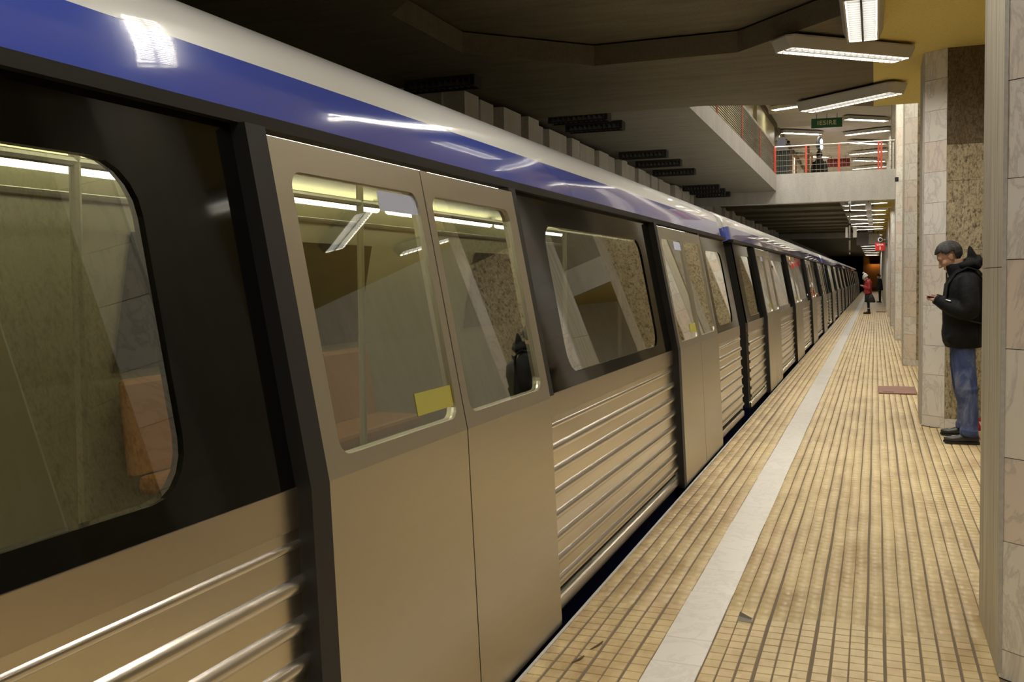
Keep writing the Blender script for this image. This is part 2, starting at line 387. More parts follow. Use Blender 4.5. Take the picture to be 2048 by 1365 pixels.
# ---------------------------------------------------------------- pillars
def pillar(i, y, top):
    names = {0: 'stone clad pillar behind the viewpoint', 1: 'nearest stone clad pillar, cut off by the picture edge, ribbed travertine and marble', 2: 'stone clad pillar directly behind the man with the phone, pinkish marble corner and pitted travertine front',
             3: 'white marble pillar next beyond the pillar behind the man', 4: 'tall marble pillar standing where the mezzanine beam ends, small black box on it'}
    lab = names.get(i, 'distant pale pillar %s in the row along the platform, beyond the mezzanine beam' % ('fifth sixth seventh eighth ninth tenth eleventh twelfth thirteenth fourteenth fifteenth'.split()[i-5] if i > 4 else ''))
    base = ((P_X0+P_X1)/2, y+P_LEN/2, 0)
    t = thing('pillar', lab, 'pillar', base, 'stone pillars along the platform', 'structure'); off = neg(base)
    X0, X1, A, B = P_X0, P_X1, y, y+P_LEN; cx, cy = P_CX, P_CY
    def octo(d):
        return [(X0+d, A), (X0+cx, A-cy+d), (X1-cx, A-cy+d), (X1-d, A), (X1-d, B), (X1-cx, B+cy-d), (X0+cx, B+cy-d), (X0+d, B)]
    d = .014
    core = MB(); core.prism(octo(d), 0, top); core.build('core', M_GAP if i < 6 else M_MARBLE, t, off=off)
    P = octo(0)
    def slab(name, m, p, q, z0, z1, thick=.02, sub=None, out=0.):
        p, q = Vector((*p, 0)), Vector((*q, 0)); dirn = (q-p).normalized(); nrm = Vector((dirn.y, -dirn.x, 0))
        p2 = p + dirn*.0015; q2 = q - dirn*.0015
        b = MB()
        a0, a1 = p2 + nrm*out, q2 + nrm*out; b0, b1 = p2 - nrm*thick, q2 - nrm*thick
        b.add([(*a0.xy, z0+.0015), (*a1.xy, z0+.0015), (*a1.xy, z1-.0015), (*a0.xy, z1-.0015), (*b0.xy, z0+.0015), (*b1.xy, z0+.0015), (*b1.xy, z1-.0015), (*b0.xy, z1-.0015)],
              [(0,1,2,3),(5,4,7,6),(4,0,3,7),(1,5,6,2),(3,2,6,7),(4,5,1,0)])
        return b.build(name, m, t, off=off)
    rng = random.Random(i*11+1)
    if i < 6:
        zs = [0, .11, .52, .81, 1.21, 1.60, 1.91, 2.22, 2.52, 2.82, 3.12, 3.42, 3.70]
        if i != 2: zs = [0, .11] + [z + rng.uniform(-.06, .06) for z in zs[2:-1]] + [3.70]
        z = 3.7
        while z < top-.05:
            z2 = min(top, z+.42) if top-z > .6 else top; zs.append(z2); z = z2
        for a, b in zip(zs[:-1], zs[1:]):
            slab('marble_slab', M_MARBLE, P[0], P[1], a, b, out=rng.uniform(-.001, .001))       # chamfer towards the camera
        ts = [0, 1.53, 2.75, 3.7] if top < 4 else [0, 1.6, 2.9, 4.4, top]
        for a, b in zip(ts[:-1], ts[1:]):
            slab('ribbed_slab', M_TRAV, P[7], P[0], a, b, out=.001)
        e = MB(); e.prism([(X0-.003, A-.002), (X0+.010, A-.012), (X0+.016, A+.002), (X0-.001, A+.012)], .02, top); e.build('mortar_edge', M_SLAB, t, off=off)
        # far chamfer and sides that are hardly seen
        for (p, q) in ((P[6], P[7]), (P[2], P[3]), (P[4], P[5])):
            slab('marble_panel', M_MARBLE, p, q, 0, top)
        fr = [0, .10, 1.05, 1.75, 2.42, 2.77, top]
        for k, (a, b) in enumerate(zip(fr[:-1], fr[1:])):
            slab('travertine_slab', M_MARBLE if k == 0 else (M_PITD if k == len(fr)-2 and i == 2 else M_PIT), P[1], P[2], a, b, out=.002)
        slab('travertine_panel', M_PIT, P[5], P[6], 0, top); slab('travertine_panel', M_TRAV, P[3], P[4], 0, top)
    return t
for i_, y_ in enumerate(PIL_Y): pillar(i_, y_, 3.7 if y_ < 12 else 6.9)

# ---------------------------------------------------------------- ceilings, mezzanine, hall, walls
OCT_C = (-1.99, 7.75); OCT_R = 1.75
def octagon(c, r):
    k = r*math.tan(PI/8); x, y = c
    return [(x-k,y-r),(x+k,y-r),(x+r,y-k),(x+r,y+k),(x+k,y+r),(x-k,y+r),(x-r,y+k),(x-r,y-k)]
def ceiling_near():
    t = thing('ceiling', 'dark concrete platform ceiling with octagonal recesses and an ochre painted strip over the pillars', 'ceiling', (0, 4, 3.7), kind='structure'); off = neg(t.location)
    edge = [(-.03, 13.18), (-.9, 12.68), (-2.05, 12.25), (-5.2, 12.25)]
    holes = [octagon((OCT_C[0], OCT_C[1]+d), OCT_R) for d in (0, -3.95, -7.9)]
    bm = bmesh.new()
    def loop(pts):
        vs = [bm.verts.new((x, y, 3.7)) for x, y in pts]
        return [bm.edges.new((vs[i], vs[(i+1) % len(vs)])) for i in range(len(vs))]
    es = loop([(-5.2, -8), (-.03, -8)] + edge)
    for h in holes: es += loop(h)
    bmesh.ops.triangle_fill(bm, use_beauty=True, use_dissolve=False, edges=es)
    # keep only faces outside the recesses
    def inside(p, poly):
        c = False; j = len(poly)-1
        for i in range(len(poly)):
            xi, yi = poly[i]; xj, yj = poly[j]
            if (yi > p.y) != (yj > p.y) and p.x < (xj-xi)*(p.y-yi)/(yj-yi)+xi: c = not c
            j = i
        return c
    bad = [f for f in bm.faces if any(inside(f.calc_center_median(), h) for h in holes)]
    bmesh.ops.delete(bm, geom=bad, context='FACES_ONLY')
    bmesh.ops.translate(bm, verts=bm.verts, vec=Vector(off))
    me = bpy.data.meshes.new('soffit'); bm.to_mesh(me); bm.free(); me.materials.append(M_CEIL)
    o = bpy.data.objects.new('soffit', me); COL.objects.link(o); o.parent = t
    for h in holes:
        b = MB(); n = len(h); lo = [(x,y,3.7) for x,y in h]; hi = [(x,y,3.905) for x,y in h]
        b.add(lo+hi, [((i+1)%n, i, n+i, n+(i+1)%n) for i in range(n)]); b.build('recess_rim', M_CEIL2, t, off=off, recalc=False)
        cx = sum(p[0] for p in h)/n; cy = sum(p[1] for p in h)/n
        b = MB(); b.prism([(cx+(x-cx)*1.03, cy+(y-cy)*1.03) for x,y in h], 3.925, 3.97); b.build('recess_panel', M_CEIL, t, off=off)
    y = MB(); y.prism([(-.03, -8), (6.3, -8), (6.3, 13.18), (-.03, 13.18)], 3.7, 3.76); y.build('painted_strip', M_YEL, t, off=off)
    top = MB(); top.prism([(-4.7, -8), (6.3, -8), (6.3, 13.15), (-.03, 13.15), (-.9, 12.65), (-2.05, 12.22), (-4.7, 12.22)], 3.98, 4.05); top.build('slab_top', M_SLAB, t, off=off)
    ed = MB(); pts = [(6.3, 13.18)] + edge
    for p, q in zip(pts[:-1], pts[1:]): ed.quad((*p, 3.7), (*q, 3.7), (*q, 4.05), (*p, 4.05))
    ed.build('slab_edge', M_SLAB, t, off=off)
    return t
ceiling_near()

def ceiling_far():
    t = thing('ceiling', 'dark concrete ceiling of the far platform beyond the mezzanine beam', 'ceiling', (0, 60, 3.65), kind='structure'); off = neg(t.location)
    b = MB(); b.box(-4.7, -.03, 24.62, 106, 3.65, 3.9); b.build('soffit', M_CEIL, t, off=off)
    b = MB(); b.box(-.03, 6.3, 24.62, 106, 3.65, 3.9); b.build('painted_strip', M_YEL, t, off=off)
    for k in range(9):                                                  # shallow drop beams between the lamps
        y = 26.9 + k*2.5
        b = MB(); b.box(-4.6, -.05, y, y+.5, 3.57, 3.66); b.build('drop_beam', M_CEIL, t, off=off)
        b = MB(); b.box(-.05, .43, y, y+.5, 3.50, 3.66); b.build('painted_drop_beam', M_YEL, t, off=off)
    return t
ceiling_far()

def mezzanine():
    t = thing('trim_mezzanine', 'light concrete mezzanine edge and crossing beam above the train', 'mezzanine', (-2.3, 18, 3.33), kind='structure'); off = neg(t.location)
    b = MB(); b.rings([[(-2.36, 12.26, 3.761), (-2.30, 12.26, 3.761), (-2.30, 12.26, 4.05), (-2.36, 12.26, 4.05)], [(-2.36, 24.3, 3.636), (-2.30, 24.3, 3.636), (-2.30, 24.3, 4.05), (-2.36, 24.3, 4.05)]]); b.build('balcony_face', M_SLAB, t, off=off)
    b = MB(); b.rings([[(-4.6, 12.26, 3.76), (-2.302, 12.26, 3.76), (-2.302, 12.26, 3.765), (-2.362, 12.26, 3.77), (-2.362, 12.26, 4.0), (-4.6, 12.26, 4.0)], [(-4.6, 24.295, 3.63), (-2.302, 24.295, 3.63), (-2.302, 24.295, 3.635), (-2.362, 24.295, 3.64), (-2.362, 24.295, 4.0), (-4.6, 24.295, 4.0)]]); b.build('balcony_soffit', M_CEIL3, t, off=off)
    b = MB(); b.box(-4.6, .437, 24.3, 24.6, 3.33, 4.05); b.build('crossing_beam', M_SLAB, t, off=off)
    b = MB(); b.box(1.5, 6.3, 24.3, 24.6, 3.33, 4.05); b.build('crossing_beam', M_SLAB, t, off=off)
    b = MB(); b.box(-4.6, 6.3, 24.6, 64, 3.95, 4.05); b.build('hall_floor', M_HALLC, t, off=off)
    b = MB(); b.box(-4.6, -.95, 47.0, 47.4, 3.33, 3.66); b.build('second_beam', M_SLAB, t, off=off)
mezzanine()

def hall():
    w = thing('wall_hall_left', 'pale yellow wall of the upper hall behind the balcony railing', 'wall', (-3.4, 36, 4.05), kind='structure'); off = neg(w.location)
    b = MB(); b.box(-3.5, -3.3, 9, 34.2, 4.0, 6.95); b.build('panel', M_HALLW, w, off=off)
    b = MB(); b.box(-3.5, -3.3, 36.0, 64, 4.0, 6.95); b.build('panel', M_HALLC, w, off=off)
    for y in (17.5, 22.5, 28.3):
        b = MB(); b.box(-3.31, -3.22, y, y+.25, 4.05, 6.9); b.build('pilaster', M_HALLW, w, off=off)
    b = MB(); b.box(-3.34, -3.24, 9, 64, 6.72, 6.9); b.build('cornice', M_CEIL2, w, off=off)
    c = thing('ceiling', 'plastered ceiling of the upper hall with cross ridges', 'ceiling', (1, 36, 6.9), kind='structure'); off = neg(c.location)
    b = MB(); b.box(-4.6, 6.3, 8, 64, 6.9, 7.1); b.build('plaster', M_HALLC, c, off=off)
    for k in range(12):
        y = 28.9 + k*2.95; m = MB()
        m.rings([[(-3.3, y-.42, 6.905), (-3.3, y, 6.79), (-3.3, y+.08, 6.905)], [(.5, y-.42, 6.905), (.5, y, 6.79), (.5, y+.08, 6.905)]])
        m.build('ridge', M_HALLC, c, off=off)
    e = thing('wall_hall_end', 'beige end wall of the upper hall', 'wall', (1, 64, 4.05), kind='structure'); off = neg(e.location)
    b = MB(); b.box(-4.6, 6.3, 64, 64.2, 4.0, 7.0); b.build('panel', M_HALLC, e, off=off)
    r = thing('wall_right', 'plain wall beyond the other track on the far side of the island platform', 'wall', (6.35, 45, -1.2), kind='structure'); off = neg(r.location)
    b = MB(); b.box(6.3, 6.5, -10, 106, -1.3, 7.0); b.build('panel', M_WALLC, r, off=off)
hall()

def left_wall():
    w = thing('wall_left', 'grey ribbed concrete wall behind the train below the balcony', 'wall', (-4.5, 40, -1.2), kind='structure'); off = neg(w.location)
    b = MB(); b.box(-4.75, -4.55, 9.72, 106, -1.3, 3.72); b.build('backing', M_WALLC, w, off=off)
    b = MB(); b.box(-5.3, -5.1, -10, 9.72, -1.3, 3.72); b.box(-5.1, -4.55, 9.70, 9.72, -1.3, 3.72); b.build('backing', M_WALLC, w, off=off)
    y = 9.75; rng = random.Random(4)
    while y < 47:
        l = rng.choice([.55, .75, .95]); d = rng.choice([0, .05, .09, .13])
        m = MB(); m.add([(-4.56, y, -1.2), (-4.22-d, y+.05, -1.2), (-4.22-d, y+l-.1, -1.2), (-4.56, y+l-.02, -1.2), (-4.56, y, 3.63), (-4.22-d, y+.05, 3.63), (-4.22-d, y+l-.1, 3.63), (-4.56, y+l-.02, 3.63)],
              [(0,1,5,4),(1,2,6,5),(2,3,7,6),(4,5,6,7),(0,3,2,1)])
        m.build('concrete_panel', M_WALLC, w, off=off); y += l
    e = thing('wall_back', 'orange lit end wall of the platform beside the black tunnel mouth', 'wall', (1, 105.5, 0), kind='structure'); off = neg(e.location)
    b = MB(); b.box(-1.15, 6.3, 105, 105.3, -1.2, 3.7); b.build('panel', M_ORANGE, e, off=off)
    b = MB(); b.box(-1.1, 3.2, 104.9, 105.0, 0, .35); b.build('base_band', M_DKRED, e, off=off)
    b = MB(); b.box(-4.6, -1.15, 112, 112.3, -1.2, 3.7); b.build('tunnel_dark', M_DARK, e, off=off)  # near-black sheet: the darkness of the tunnel is put into its colour
    f = thing('wall_rear', 'dark wall closing the station behind the viewpoint', 'wall', (1, -10.2, -1.2), kind='structure'); off = neg(f.location)
    b = MB(); b.box(-5.3, 6.4, -10.3, -10, -1.3, 4.0); b.build('panel', M_WALLC, f, off=off)
left_wall()

# ---------------------------------------------------------------- train
XC = -2.63; ZB = -1.03
WA = (-1.352, .985); UP = (-1.535, 1.94); LO = (-1.308, .02)
def side(z, off=0.):
    """x of the car side at height z, pushed outwards by off"""
    if z >= WA[1]:
        t = (z-WA[1])/(UP[1]-WA[1]); x = WA[0]+t*(UP[0]-WA[0])
    else:
        t = (z-WA[1])/(LO[1]-WA[1]); x = WA[0]+t*(LO[0]-WA[0])
    return x + off
def mir(x): return 2*XC - x
CARL = 19.6; DW = 1.85; D0 = (1.85, 6.55, 11.25, 15.95)
ROOFP = [(-1.572,2.09), (-1.583,2.125), (-1.600,2.158), (-1.63,2.192), (-1.685,2.228), (-1.77,2.266), (-1.95,2.322), (-2.25,2.368), (-2.63,2.385)]
BLUEP = [(-1.535,1.935), (-1.542,1.97), (-1.550,2.01), (-1.559,2.05), (-1.572,2.09)]
def rrect(y0, y1, z0, z1, r, k=5):
    pts = []
    for cy, cz, a0 in ((y1-r, z1-r, 0), (y0+r, z1-r, 90), (y0+r, z0+r, 180), (y1-r, z0+r, 270)):
        for i in range(k+1):
            a = math.radians(a0+90*i/k); pts.append((cy+r*math.cos(a), cz+r*math.sin(a)))
    return pts
def holed(b, Y0, Y1, Z0, Z1, hole, r, off, depth, k=5):
    """rectangle with a rounded opening on the sloping upper side, with thickness"""
    h = rrect(*hole, r, k); n = len(h)
    def outer(i):
        y, z = h[i]; q = i // (k+1); j = i % (k+1)
        if q == 0: return (Y1, Z1) if j == k//2 or (0 < j < k) else ((Y1, z) if j == 0 else (y, Z1))
        if q == 1: return (Y0, Z1) if 0 < j < k else ((y, Z1) if j == 0 else (Y0, z))
        if q == 2: return (Y0, Z0) if 0 < j < k else ((Y0, z) if j == 0 else (y, Z0))
        return (Y1, Z0) if 0 < j < k else ((y, Z0) if j == 0 else (Y1, z))
    o_ = [outer(i) for i in range(n)]
    P = lambda y, z, d: (side(z, d), y, z)
    fr = [P(*p, off) for p in o_] + [P(*p, off) for p in h] + [P(*p, off-depth) for p in o_] + [P(*p, off-depth) for p in h]
    fs = []
    for i in range(n):
        j = (i+1) % n
        fs.append((i, j, n+j, n+i)); fs.append((n+i, n+j, 3*n+j, 3*n+i)); fs.append((2*n+i, 2*n+j, j, i))
    b.add(fr, fs)
def sheet(b, y0, y1, z0, z1, off, depth):
    zs = [z0] + ([WA[1]] if z0 < WA[1] < z1 else []) + [z1]
    a = [(side(z, off), z) for z in zs]; c = [(side(z, off-depth), z) for z in reversed(zs)]
    ring = a + c
    b.rings([[(x, y0, z) for x, z in ring], [(x, y1, z) for x, z in ring]])
def make_car():
    t = thing('metro_car', 'x', 'train car', (XC, 0, ZB)); off = neg((XC, 0, ZB))
    def P(name, b, m, parent=t, **kw):
        return b.build(name, m, parent, off=off if parent is t else (0,0,0), **kw)
    # roof and blue band, rounded at both ends
    def ends(prof, full):
        rs = []
        for y, s in ((0, .93), (.02, .965), (.06, .985), (.13, .996), (.25, 1), (CARL-.25, 1), (CARL-.13, .996), (CARL-.06, .985), (CARL-.02, .965), (CARL, .93)):
            rs.append([(XC+(x-XC)*s, y, 1.2+(z-1.2)*(.5+.5*s)) for x, z in prof])
        return rs
    full = ROOFP + [(mir(x), z) for x, z in reversed(ROOFP[:-1])]
    b = MB(); b.rings(ends(full, 1), False, False); P('roof', b, M_WHITE, smooth=True)
    b = MB(); b.rings(ends(BLUEP, 0), False, False); P('blue_stripe', b, M_BLUE, smooth=True)
    b = MB(); b.rings(ends([(mir(x), z) for x, z in BLUEP], 0), False, False); P('blue_stripe', b, M_BLUE, smooth=True)
    b = MB(); b.box(-1.56, -1.50, .05, CARL-.05, 1.905, 1.938); P('gutter', b, M_RUBBER)
    # bays
    bays = []
    prev = .12
    for d in D0: bays.append((prev, d)); prev = d+DW
    bays.append((prev, CARL-.12))
    for k, (a, c) in enumerate(bays):
        endbay = k in (0, 4)
        hole = (a+.42, c-.42, 1.05, 1.765) if not endbay else (a+.35, c-.35, 1.05, 1.765)
        b = MB(); holed(b, a, c, .985, 1.905, hole, .12, 0, .03); P('window_band', b, M_BLACK)
        g = MB(); h = rrect(*hole, .12, 6); g.add([(side(z, -.008), y, z) for y, z in h], [tuple(range(len(h)))]); P('window_pane', g, M_GLASS)
        b = MB(); sheet(b, a, c, .885, .987, .004, .03); P('belt_panel', b, M_INOX)
        b = MB()                                                   # corrugated lower cladding
        prof = [(side(.883), .883)]
        for zc in (.845, .745, .645, .545, .445, .345, .245, .155):
            w = .022 if zc < .84 else .012; hgt = .016 if zc < .84 else .008
            for dz, o in ((w, 0), (w*.6, hgt*.8), (w*.2, hgt), (-w*.2, hgt), (-w*.6, hgt*.8), (-w, 0)): prof.append((side(zc+dz, o), zc+dz))
        prof.append((side(.118), .118))
        b.rings([[(x, a+.004, z) for x, z in prof], [(x, c-.004, z) for x, z in prof]], False, False)
        back = [(side(.883, -.03), .883), (side(.118, -.03), .118)]
        for yy in (a+.004, c-.004):
            o0 = len(b.v); n = len(prof); b.add([(x, yy, z) for x, z in prof] + [(x, yy, z) for x, z in reversed(back)], [tuple(range(n+2))])
        P('corrugated_panel', b, M_RIB, smooth=True, angle=.6)
        b = MB(); sheet(b, a, c, .085, .118, -.03, .03); P('sill_recess', b, M_UNDER)
        b = MB(); b.box(side(.05, -.06), side(.05, .012), a, c, .018, .083); o = P('sill', b, M_RIB); bevel(o, .012, 2)
    # doors: two leaves each, hung proud of the body
    for d in D0:
        for s in (0, 1):
            y0 = d+.03 if s == 0 else d+DW/2+.004; y1 = d+DW/2-.004 if s == 0 else d+DW-.03
            b = MB(); sheet(b, y0, y1, -.005, 1.0, .04, .035); leaf = P('door_leaf', b, M_DOOR)
            hole = (y0+(.085 if s == 0 else .05), y1-(.05 if s == 0 else .085), 1.035, 1.80)
            b = MB(); holed(b, y0, y1, 1.0, 1.885, hole, .05, .04, .035); P('window_frame', b, M_DOOR, leaf)
            g = MB(); h = rrect(*hole, .05, 5); g.add([(side(z, .03), y, z) for y, z in h], [tuple(range(len(h)))]); P('window_pane', g, M_GLASS, leaf)
            if s == 0:
                b = MB(); sheet(b, d-.055, d+.03, -.003, 1.905, .046, .05); P('door_seal', b, M_RUBBER, leaf)
                b = MB(); sheet(b, hole[1]-.27, hole[1]-.004, 1.725, 1.79, .032, .001); P('pale_sticker', b, M_STICK, leaf)
                b = MB(); sheet(b, hole[1]-.27, hole[1]-.004, 1.075, 1.145, .032, .001); P('yellow_sticker', b, M_STICKY, leaf)
            else:
                b = MB(); sheet(b, y1, d+DW+.05, .99, 1.905, .03, .04); P('door_seal', b, M_RUBBER, leaf)
        b = MB(); b.box(side(.03,-.05), side(.03,.0), d, d+DW, -.02, .0); P('door_step', b, M_UNDER)
    # lower skirt, underframe, bogies
    b = MB(); b.box(-1.40, -1.325, .1, CARL-.1, -.42, .02); P('skirt', b, M_NAVY)
    b = MB(); b.box(mir(-1.42), -1.42, .15, CARL-.15, -.35, -.06); P('underframe', b, M_UNDER)
    for y in (3.2, CARL-3.2):
        b = MB(); b.box(-3.5, -1.76, y-1.3, y+1.3, -.62, -.34); bg = P('bogie', b, M_UNDER)
        for dy in (-.95, .95):
            for x in (-3.35, -1.92):
                w = MB(); w.tube([(x-.06, y+dy, -.615), (x+.06, y+dy, -.615)], .41, 20); P('wheel', w, M_STEEL, bg)
    # far side, ends
    b = MB(); b.rings([[(mir(UP[0]), y, UP[1]), (mir(WA[0]), y, WA[1]), (mir(LO[0]), y, LO[1])] for y in (.1, CARL-.1)], False, False); P('far_side', b, M_CARWALL)
    endp = [(side(.02), .02), (WA[0], WA[1]), (UP[0], UP[1])] + ROOFP[:-1]; endp = endp + [(mir(x), z) for x, z in reversed(endp)]
    for y0, y1 in ((.10, .13), (CARL-.13, CARL-.10)):
        b = MB(); b.prism([(x, z) for x, z in endp], y0, y1)
        b.v = [(x, z_, y_-.0) for x, y_, z_ in b.v]
        b.v = [(XC+(x-XC)*.985, yy, zz) for x, yy, zz in b.v]
        P('end_wall', b, M_RUBBER)
    for y0 in (-.20, CARL-.10):
        b = MB(); rs = []
        for k in range(9):
            s = .98 if k % 2 else .90; y = y0 + .3*k/8
            rs.append([(XC+sx*.80*s, y, zz) for sx, zz in ((-1, .05), (1, .05), (1, 2.05), (-1, 2.05))])
        b.rings(rs); P('gangway_bellows', b, M_RUBBER)
    # interior
    b = MB(); b.box(mir(-1.40), -1.40, .15, CARL-.15, -.02, .0); P('interior_floor', b, M_CARFLOOR)
    b = MB(); b.rings([[(-1.62, y, 1.93), (-1.75, y, 2.03), (-2.0, y, 2.10), (-3.26, y, 2.10), (-3.5, y, 2.04), (-3.68, y, 1.92)] for y in (.15, CARL-.15)], False, False); P('interior_ceiling', b, M_CREAM)
    for k, (a, c) in enumerate(bays):
        b = MB(); b.quad((mir(side(1.02))+.02, a+.12, 1.02), (mir(side(1.02))+.02, c-.12, 1.02), (mir(side(1.78))+.02, c-.12, 1.78), (mir(side(1.78))+.02, a+.12, 1.78)); P('far_window', b, M_DARKGLASS)
        if k not in (0, 4):
            b = MB(); b.box(-3.72, -3.32, a+.1, c-.1, .36, .46); b.add([(-3.80,a+.1,.46),(-3.80,c-.1,.46),(-3.85,c-.1,.98),(-3.85,a+.1,.98),(-3.72,a+.1,.46),(-3.72,c-.1,.46),(-3.79,c-.1,.98),(-3.79,a+.1,.98)], [(0,1,2,3),(4,5,6,7),(3,2,6,7),(0,3,7,4),(1,2,6,5)])
            o = P('bench_seat', b, M_SEAT); bevel(o, .03, 2)
            b = MB(); b.box(-1.93, -1.53, a+.1, c-.1, .36, .46); o = P('bench_seat', b, M_SEAT)
    y = .5
    while y < CARL-2:
        for x in (-3.32, -1.94):
            b = MB(); b.tube([(x, y, 2.015), (x, y+1.95, 2.015)], .028, 8); P('light_tube', b, M_TUBE_CAR)
        y += 2.12
    for x in (-3.05, -2.2):
        b = MB(); b.tube([(x, .6, 1.86), (x, CARL-.6, 1.86)], .016, 8); P('grab_rail', b, M_RAIL)
    for d in D0:
        for yy in (d+.1, d+DW-.1):
            b = MB(); b.tube([(-2.2, yy, 0), (-2.2, yy, 2.1)], .017, 8); P('grab_pole', b, M_POLE)
    b = MB(); b.ell((side(1.80, .02), D0[1]+.75+.0, 1.84), (.02, .035, .035)); P('door_lamp', b, M_AMBER)
    return t
CAR_LABELS = ['nearest white and blue metro car, with black glass band and ribbed steel sides', 'second metro car from the viewpoint, amber door lamp lit, beyond the first gangway',
              'third metro car along the platform, beyond the second gangway', 'fourth metro car along the platform, far down the train', 'farthest metro car at the dark tunnel mouth']
car = make_car()
for k in range(5):
    c = car if k == 0 else copy_tree(car)
    c.location = (XC, -9.2 + 20.05*k, ZB); c['label'] = CAR_LABELS[k]; c['group'] = 'cars of the metro train'

# ---------------------------------------------------------------- lamps
def make_lamp(L, W, H, tube, detail=True):
    t = thing('ceiling_lamp', 'x', 'lamp'); m = MB()
    def rect(l, w, z, ch): return [(-l/2, -w/2+ch, z), (-l/2+ch, -w/2, z), (l/2-ch, -w/2, z), (l/2, -w/2+ch, z), (l/2, w/2-ch, z), (l/2-ch, w/2, z), (-l/2+ch, w/2, z), (-l/2, w/2-ch, z)]
    l2, w2 = L*.93, W*.78
    rs = [rect(L, W, -.02, .06), rect(L, W, -.035, .06), rect(l2, w2, -H, .02), rect(l2-.03, w2-.03, -H, .015), rect(l2-.03, w2-.03, -H+.035, .015)]
    m.rings(rs); m.build('housing', M_HOUSE, t)
    s = MB(); s.box(-L*.4, L*.4, -.05, .05, -.022, 0); s.build('mount', M_BLK, t)
    iw = (w2-.03)/2
    for q in (-1, 1):
        b = MB(); b.quad((-l2/2+.03, q*iw*.5-iw*.42, -H+.03), (l2/2-.03, q*iw*.5-iw*.42, -H+.03), (l2/2-.03, q*iw*.5+iw*.42, -H+.03), (-l2/2+.03, q*iw*.5+iw*.42, -H+.03)); b.build('light_tube', tube, t)
    if detail:
        b = MB(); b.box(-l2/2+.02, l2/2-.02, -.008, .008, -H-.004, -H+.028)
        n = 20
        for k in range(1, n):
            x = -l2/2 + l2*k/n; b.box(x-.002, x+.002, -iw+.01, iw-.01, -H-.004, -H+.026)
        b.build('louvre', M_LOUVRE, t)
    return t
def place(proto, used, x, y, z, deg, label, group):
    o = proto if not used[0] else copy_tree(proto); used[0] = True
    o.location = (x, y, z); o.rotation_euler = (0, 0, math.radians(deg)); o['label'] = label; o['group'] = group; return o
ords = 'first second third fourth fifth sixth seventh eighth ninth tenth eleventh twelfth'.split()
lp = make_lamp(1.46, .33, .13, M_TUBE); u = [False]
G = 'fluorescent lamps under the platform ceiling'
place(lp, u, -.11, 8.25, 3.69, 90, 'louvred fluorescent lamp cut off by the top of the picture, lying along the track', G)
place(lp, u, -.28, 9.42, 3.69, 41, 'nearest whole fluorescent lamp, slanting across the edge of the ochre ceiling', G)
place(lp, u, -.30, 12.0, 3.69, -40, 'fluorescent lamp just before the ceiling opening, slanting the other way, above the exit sign', G)
for x in (-.29, 2.25):
    for k, y in enumerate((12.0, 9.4, 6.6, 3.9, 1.2, -1.5, -4.2)):
        if x < 0 and y > 7: continue
        place(lp, u, x, y, 3.69, 41 if k % 2 else -41, '%s fluorescent lamp out of view %s' % (ords[k], 'over the near platform' if x < 0 else 'over the other side of the island platform'), 'lamps out of the picture')
lf = make_lamp(1.46, .33, .13, M_TUBEF, False); u = [False]
for k in range(8):
    place(lf, u, -.29, 25.75+k*2.5, 3.64, -35 if k % 2 else 35, '%s slanting lamp under the far platform ceiling beyond the mezzanine beam' % ords[k], 'lamps under the far platform ceiling')
for k in range(9):
    place(lf, u, -.29, 49+k*6.0, 3.64, -35 if k % 2 else 35, '%s small lamp far down the platform, beyond the second beam' % ords[k], 'lamps under the far platform ceiling')
lh = make_lamp(1.75, .36, .13, M_TUBEH, False); u = [False]
lv = make_lamp(1.75, .36, .13, mat('opening fluorescent tube', (1,1,1), .5, emit=(1,.95,.86), estr=66), False); uv = [False]
for k in range(7):
    place(lh, u, -.30, 34.2+k*3.0, 6.88, 38 if k % 2 == 0 else -22, '%s lamp of the row at the pillar side of the upper hall ceiling' % ords[k], 'lamps on the upper hall ceiling')
for k, (x, y, d) in enumerate(((-2.3, 30.6, -25), (-2.55, 36.4, 38), (-2.6, 43.5, 38), (-2.0, 47.5, -25), (-2.5, 53, 38))):
    place(lh, u, x, y, 6.88, d, '%s lamp of the row beside the yellow wall in the upper hall' % ords[k], 'lamps on the upper hall ceiling')
for k in range(8):
    place(lv, uv, (-.3, -2.3)[k % 2], 14.0+(k//2)*3.0, 6.88, 38 if k % 2 else -30, '%s lamp on the hall ceiling above the opening, hidden by the platform ceiling' % ords[k], 'hidden hall lamps')

def unlit():
    t = thing('louvre_lamp', 'x', 'lamp'); m = MB()
    m.box(-.42, .42, -.10, .10, -.025, 0); m.box(-.42, -.40, -.10, .10, -.12, -.025); m.box(.40, .42, -.10, .10, -.12, -.025); m.box(-.42, .42, .085, .10, -.12, -.025); m.box(-.42, .42, -.10, -.088, -.12, -.1); m.box(-.42, .42, -.10, -.088, -.04, -.025)
    m.build('housing', M_UNLIT, t)
    s = MB()
    for k in range(11):
        x = -.36+k*.072; s.box(x-.008, x+.008, -.096, .08, -.10, -.04)
    s.build('louvre', M_UNLITS, t); return t
lu = unlit(); u = [False]
for k, (y, w) in enumerate(((12.48, 'partly hidden by the ceiling edge'), (13.25, 'nearest of the whole ones'), (16.3, 'first of the middle three'), (17.55, 'second of the middle three'), (19.0, 'third of the middle three'), (22.15, 'first of the far three'), (23.05, 'second of the far three'), (23.9, 'farthest, beside the crossing beam'))):
    place(lu, u, -3.78, y, 3.76-.13*(y-12.26)/12.04+.002, 0, 'unlit dark louvre lamp under the balcony soffit, ' + w, 'unlit louvre lamps under the balcony')
place(lu, u, -4.42, 9.45, 3.70, 0, 'unlit black louvre lamp under the dark near ceiling above the train roof', 'unlit louvre lamps under the balcony')

